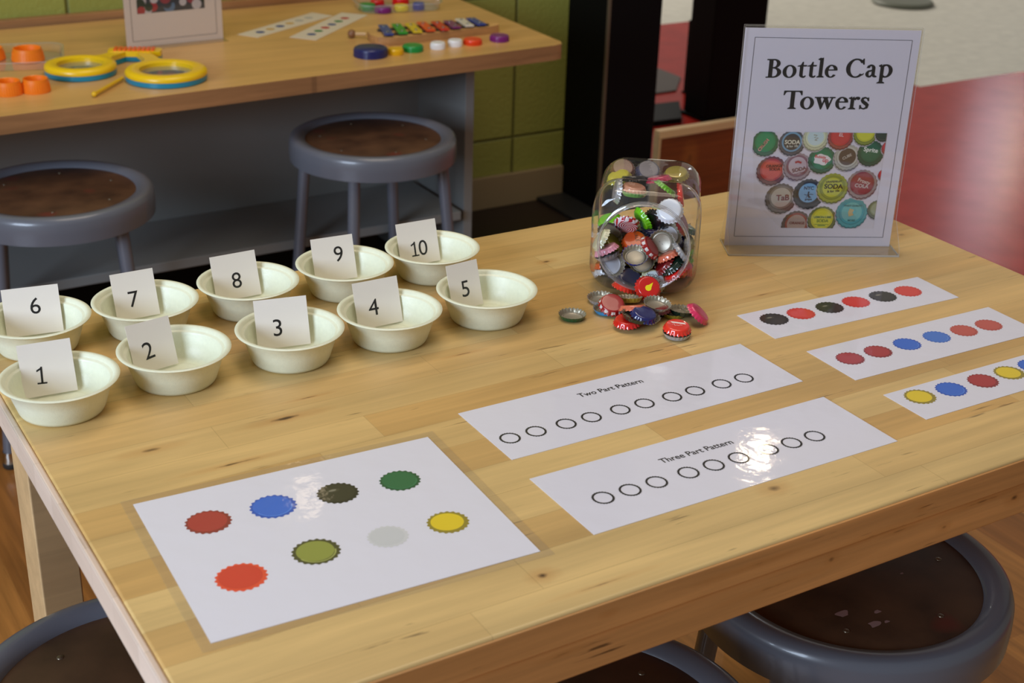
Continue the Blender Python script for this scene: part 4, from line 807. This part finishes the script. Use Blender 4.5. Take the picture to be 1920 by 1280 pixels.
# ------------------------------------------------------------------ things on the far table
def lid(label, x, y, r, h, c, rough=.3, z=T2, parent=None):
    p = plastic('lid_' + '_'.join(str(int(v)) for v in c), c, rough); n = 96
    m = MB(); prof = [(0, h), (r * .80, h), (r * .82, h - .0006), (r * .90, h - .0006), (r * .94, h), (r * .985, h - .0012), (r, h - .003), (r, .0005), (r * .98, 0), (0, 0)]
    vs = []
    t = thing('plastic_disc', label, 'bottle cap', (x, y, z), 0, 'coloured plastic caps on the far table')
    m.lathe(prof, 72).build('cap_shell', p, t)
    g = MB()
    for k in range(40):
        a = 2 * PI * k / 40; g.tube(((r + .0001) * math.cos(a), (r + .0001) * math.sin(a), .001), ((r + .0001) * math.cos(a), (r + .0001) * math.sin(a), h - .0035), .0007, n=6)
    g.build('grip_ribs', p, t); return t
Lb = 'plastic cap in the row before the xylophone'
lid('large navy blue ' + Lb, 1.104, 2.008, .036, .019, (26, 32, 92)); lid('small yellow ' + Lb, 1.160, 2.000, .0165, .013, (228, 178, 20)); lid('medium green ' + Lb, 1.208, 2.012, .0225, .013, (20, 140, 62))
lid('white ' + Lb + ', left one', 1.268, 2.008, .0160, .014, (232, 232, 234)); lid('white ' + Lb + ', right one', 1.315, 2.014, .0155, .014, (232, 232, 234))
lid('orange red ' + Lb, 1.360, 2.014, .0205, .012, (226, 66, 26)); lid('purple ' + Lb, 1.432, 2.018, .0215, .013, (118, 28, 112))
def tray(label, cx, cy, w_, d_, rz, h=.020):
    t = thing('clear_tray', label, 'tray', (cx, cy, T2), rz); m = MB(); K = 8; prof = [(.0, .000, .6), (.0, .001, 1), (.003, h * .6, 1), (.004, h, 1), (.009, h + .001, 1)]
    R0 = rrect(w_, d_, .03, K); n = len(R0); rows = []
    for off, z, _ in prof: rows.append([(x * (1 + 2 * off / w_), y * (1 + 2 * off / d_), z) for x, y in R0])
    vs = [v for r in rows for v in r]; m.add(vs, [(i * n + k, i * n + (k + 1) % n, (i + 1) * n + (k + 1) % n, (i + 1) * n + k) for i in range(1, len(rows) - 1) for k in range(n)])
    m.build('tray_wall', M['tray'], t); MB().poly([(x, y) for x, y in R0], .0012).build('tray_base', M['tray'], t)
    a = rows[-1]; MB().add(a + [(x, y, z - .0015) for x, y, z in a], [(k, (k + 1) % n, n + (k + 1) % n, n + k) for k in range(n)]).build('tray_rim', clear('tray_rim_plastic', (.9, .9, .9), .1, 2.2, haze=.35) if 'tray_rim_plastic' not in bpy.data.materials else bpy.data.materials['tray_rim_plastic'], t); return t
tray('clear plastic tray holding six coloured caps at back of the far table', 1.378, 2.425, .195, .115, -.18)
Lt = 'plastic cap inside the clear tray'
lid('green ' + Lt, 1.300, 2.432, .0200, .013, (20, 140, 62), z=T2 + .0014); lid('small red ' + Lt + ' behind purple', 1.344, 2.465, .0165, .013, (206, 26, 26), z=T2 + .0014); lid('purple ' + Lt, 1.322, 2.388, .0200, .013, (118, 28, 112), z=T2 + .0014)
lid('yellow ' + Lt, 1.371, 2.388, .0175, .013, (226, 206, 20), z=T2 + .0014); lid('larger red ' + Lt + ' at the back', 1.404, 2.456, .0200, .015, (212, 24, 22), z=T2 + .0014); lid('blue ' + Lt, 1.418, 2.386, .0140, .015, (26, 56, 150), z=T2 + .0014)
def ring_cup(label, x, y, z=0, r=.027, h=.026, flip=0):
    t = thing('orange_cup', label, 'cap', (x, y, T2 + z), 0, 'hollow orange plastic caps on the far table'); p = plastic('orange_plastic', (244, 128, 16), .45)
    MB().lathe([(0, .006), (r * .74, .006), (r * .78, h - .001), (r * .82, h), (r * .87, h - .0005), (r * .90, h * .75), (r, .001), (r * .98, 0), (0, 0)], 64).build('cup_wall', p, t)
    g = MB()
    for k in range(36): a = 2 * PI * k / 36; g.tube((r * .985 * math.cos(a), r * .985 * math.sin(a), .002), (r * .905 * math.cos(a), r * .905 * math.sin(a), h * .72), .0008, n=6)
    g.build('grip_ribs', p, t)
ring_cup('hollow orange plastic cap at left edge of the far table front', .346, 2.020); ring_cup('hollow orange plastic cap beside the yellow ring toy', .397, 2.016)
tray('clear plastic tray with orange caps at left edge of far table', .400, 2.262, .21, .15, -.25, h=.018)
ring_cup('hollow orange plastic cap in left tray, behind', .372, 2.300, .0014, .034, .024); ring_cup('hollow orange plastic cap in left tray, in front', .442, 2.258, .0014, .033, .026)
t = thing('twin_ring_toy', 'yellow and teal toy of two clear-centred rings joined by ribbed orange grip', 'toy', (0, 0, T2))
ye = plastic('toy_yellow', (238, 196, 8), .35); te = plastic('toy_teal', (16, 132, 168), .35)
for cx, cy, R, hx, hy in ((.510, 2.112, .070, .612, 2.176), (.650, 2.002, .080, .650, 2.150)):
    ri = R * .655
    MB().lathe([(ri, .003), (R * .97, 0), (R, .002), (R, .011), (ri, .011), (ri, .003)], 96).build('lower_ring', te, t, loc=(cx, cy, 0))
    MB().lathe([(ri, .0112), (R, .0112), (R * 1.01, .014), (R, .0185), (R * .96, .022), (R * .86, .0235), (ri * 1.12, .0235), (ri, .021), (ri, .0112)], 96).build('upper_ring', ye, t, loc=(cx, cy, 0))
    MB().lathe([(0, .0125), (ri + .001, .0125), (ri + .001, .0135), (0, .0135)], 64).build('clear_window', M['tray'], t, loc=(cx, cy, 0))
    d = Vector((hx - cx, hy - cy)); L_ = d.length; d /= L_; P = lambda l, w_: (cx + l * d.x - w_ * d.y, cy + l * d.y + w_ * d.x)
    pl = [P(R * .93, -.022), P(R * 1.12, -.014), P(L_, -.013), P(L_, .013), P(R * 1.12, .014), P(R * .93, .022)]
    MB().prism(pl, .001, .0108).build('lower_handle', te, t, bevel=.001); MB().prism(pl, .0112, .0215).build('upper_handle', ye, t, bevel=.002)
c0 = Vector((.592, 2.196)); d = (Vector((.690, 2.150)) - c0).normalized(); P = lambda l, w_: (c0.x + l * d.x - w_ * d.y, c0.y + l * d.y + w_ * d.x)
MB().prism([P(a, b) for a, b in ((.0, -.012), (.008, -.017), (.10, -.017), (.108, -.012), (.108, .012), (.10, .017), (.008, .017), (0, .012))], .001, .0108).build('lower_handle', te, t, bevel=.001)
MB().prism([P(a, b) for a, b in ((.0, -.012), (.008, -.017), (.10, -.017), (.108, -.012), (.108, .012), (.10, .017), (.008, .017), (0, .012))], .0112, .0225).build('upper_handle', ye, t, bevel=.002)
m = MB()
for k in range(9): m.prism([P(.012 + .0095 * k, -.013), P(.0185 + .0095 * k, -.013), P(.0185 + .0095 * k, .013), P(.012 + .0095 * k, .013)], .0226, .0262)
m.build('ribbed_grip', plastic('toy_orange', (228, 96, 24), .4), t, bevel=.0008)
t = thing('yellow_stick', 'yellow plastic stick lying between the two ring toys', 'stick', (0, 0, T2)); MB().tube((.484, 1.928, .006), (.566, 2.020, .006), .0038, .0038, 16).build('stick_shaft', plastic('stick_yellow', (226, 180, 16), .35), t)
m = MB(); m.X = Matrix.Translation((.484, 1.928, .0062)) @ Matrix.Diagonal((1, 1, 1, 1)); m.lathe([(0, -.0058), (.004, -.004), (.0058, 0), (.004, .004), (0, .0058)], 20).build('stick_tip', plastic('stick_yellow_tip', (226, 180, 16), .35), t)
# xylophone
t = thing('toy_xylophone', 'wooden toy xylophone with eight coloured metal bars', 'xylophone', (0, 0, T2)); XW = wood('xylophone_wood', (224, 176, 112), (216, 166, 102), row=.1, length=1, rough=.4, fleck=.2, grain=.15); XS = wood('xylophone_side', (190, 140, 88), (180, 130, 80), row=.1, length=1, rough=.45, fleck=.2, grain=.25)
o = [(1.163, 2.088), (1.185, 2.074), (1.205, 2.070), (1.45, 2.083), (1.474, 2.092), (1.482, 2.108), (1.476, 2.124), (1.44, 2.140), (1.26, 2.200), (1.235, 2.206), (1.205, 2.200), (1.165, 2.150), (1.156, 2.110)]
MB().prism(o, 0, .018, 0, 1).build('sound_board', [XW, XS], t, bevel=.002)
BR = [('blue', (44, 62, 140), (1.214, 2.170), (1.181, 2.0645)), ('green', (30, 150, 50), (1.246, 2.1666), (1.216, 2.0635)), ('yellow', (222, 190, 36), (1.276, 2.1587), (1.251, 2.0605)), ('orange', (226, 72, 26), (1.307, 2.1605), (1.2854, 2.0618)),
      ('red', (204, 26, 28), (1.3402, 2.1533), (1.319, 2.0569)), ('purple', (120, 30, 104), (1.371, 2.150), (1.3537, 2.066)), ('white', (222, 214, 200), (1.405, 2.156), (1.3896, 2.070)), ('blue', (40, 60, 146), (1.4318, 2.153), (1.4227, 2.0707))]
for i, (nm, c, a, b) in enumerate(BR):
    A_, B_ = Vector(a), Vector(b); d = (B_ - A_).normalized(); L_ = (B_ - A_).length * .86; ctr = (A_ + B_) / 2 + Vector((0, .006)); n_ = Vector((-d.y, d.x)) * .0105
    q = [ctr - d * L_ / 2 - n_, ctr + d * L_ / 2 - n_, ctr + d * L_ / 2 + n_, ctr - d * L_ / 2 + n_]
    bo = MB().prism([tuple(v) for v in q], .0225, .0255).build('tone_bar', mat('bar_' + str(i), c, .3, coat=.4), t, bevel=.0008); bo['label'] = nm + ' metal tone bar'
    for sgn in (-1, 1):
        s_ = ctr + d * (L_ * .30 * sgn); MB().lathe([(0, .018), (.0016, .018), (.0016, .0258), (.003, .0262), (.0028, .0278), (0, .0285)], 16).build('screw', M['chrome'], bo, loc=(s_.x, s_.y, 0))
m = MB()
for y0, y1 in ((2.088, 2.096), (2.134, 2.142)): m.prism([(1.185, y0), (1.445, y0), (1.445, y1), (1.185, y1)], .0181, .0224)
m.build('felt_strip', mat('felt', (60, 52, 44), .9), t)
t = thing('mallet', 'wooden bead-headed mallet beside the toy xylophone', 'mallet', (0, 0, T2)); m = MB()
m.lathe([(.0095 * math.cos(math.radians(a)), .0095 * math.sin(math.radians(a))) for a in range(-90, 91, 15)], 24, c=(1.138, 2.176, .0097)).build('mallet_head', mat('bead_wood', (128, 88, 58), .4), t)
MB().tube((1.144, 2.172, .0095), (1.166, 2.160, .0095), .0042, .0042, 12).build('mallet_handle', M['leg'], t)
# narrow printed strips at the back
def small_strip(label, a, b, c, d, cols):
    t = thing('pattern_strip', label, 'sheet', (a[0], a[1], T2), 0, 'small pattern strips on the far table'); rel = lambda p: (p[0] - a[0], p[1] - a[1])
    MB().prism([rel(a), rel(d), rel(c), rel(b)], .0002, .0008).build('paper', mat('strip_paper', (228, 214, 196), .4, coat=.4), t, smooth=False)
    A = Vector(a); B = Vector(b); D_ = Vector(d)
    for i, cc in enumerate(cols):
        f = .13 + .105 * i if len(cols) > 6 else .16 + .13 * i
        p = (B - A) * f + (D_ - A) * .5; MB().poly(scallop(p.x, p.y, .0105), .0009).build('printed_cap', mat('strip_ink_%d_%d_%d' % cc, cc, .5), t, smooth=False)
BL, TA, GY, GR, RE = (40, 70, 130), (200, 160, 90), (176, 172, 164), (40, 120, 66), (176, 40, 50)
small_strip('narrow laminated strip with blue and tan caps beside the small sign', (.917, 2.308), (1.163, 2.453), (1.194, 2.400), (.948, 2.262), (BL, TA, BL, TA, GY, GY))
small_strip('narrow laminated strip of blue, green and red caps near clear tray', (1.013, 2.237), (1.228, 2.425), (1.274, 2.375), (1.056, 2.187), (BL, GR, RE, BL, GR, RE))
tag(MB().prism([(0, 0), (-.06, .004), (-.06, -.05), (.004, -.045)], .0002, .0008).build('paper_corner', M['paper'], loc=(.222, 1.935, T2), smooth=False), 'corner of a white sheet at the left edge of the far table', 'sheet')
# second sign
t = thing('sign_holder', 'white framed sign with small picture standing on the far table', 'sign', (.655, 2.276, T2), .03)
MB().box(0, .2190, -.0004, .0004, .001, .2803).build('paper_insert', mat('sign_paper_warm', (226, 208, 196), .5), t, smooth=False)
for nm, y0, y1 in (('front_plate', -.0034, -.0016), ('back_plate', .0010, .0028)): MB().box(-.001, .2215, y0, y1, .0012, .283).build(nm, M['acry'], t, smooth=False)
MB().box(-.001, .2215, -.030, .030, .0, .0011).build('foot_plate', M['acry'], t, smooth=False)
m = MB()
for a, b in (((.014, .014), (.205, .014)), ((.205, .014), (.205, .268)), ((.205, .268), (.014, .268)), ((.014, .268), (.014, .014))): A, B = brush([a, b], [.0009, .0009]); m.strip(A, B, .0003)
m.build('printed_border', mat('print_grey_far', (70, 66, 72), .5), t, smooth=False, loc=(0, -.0004, 0), rot=RX)
m = MB(); rr = random.Random(4); cs = [(170, 50, 60), (200, 190, 190), (50, 60, 70), (90, 120, 150), (40, 60, 50), (190, 170, 160), (150, 60, 70)]
X0, X1, Y0, Y1 = .028, .180, .072, .190
m.poly([(X0, Y0), (X1, Y0), (X1, Y1), (X0, Y1)], .0003, 2)
for i in range(46):
    x, y, r = rr.uniform(X0, X1), rr.uniform(Y0, Y1), rr.uniform(.008, .013); q = clip(circ(x, y, r, 24))
    if q: m.poly(q, .00031 + .000006 * i, i % 7)
m.build('printed_picture', [mat('far_print_%d' % i, c, .5) for i, c in enumerate(cs)], t, smooth=False, loc=(0, -.0004, 0), rot=RX)
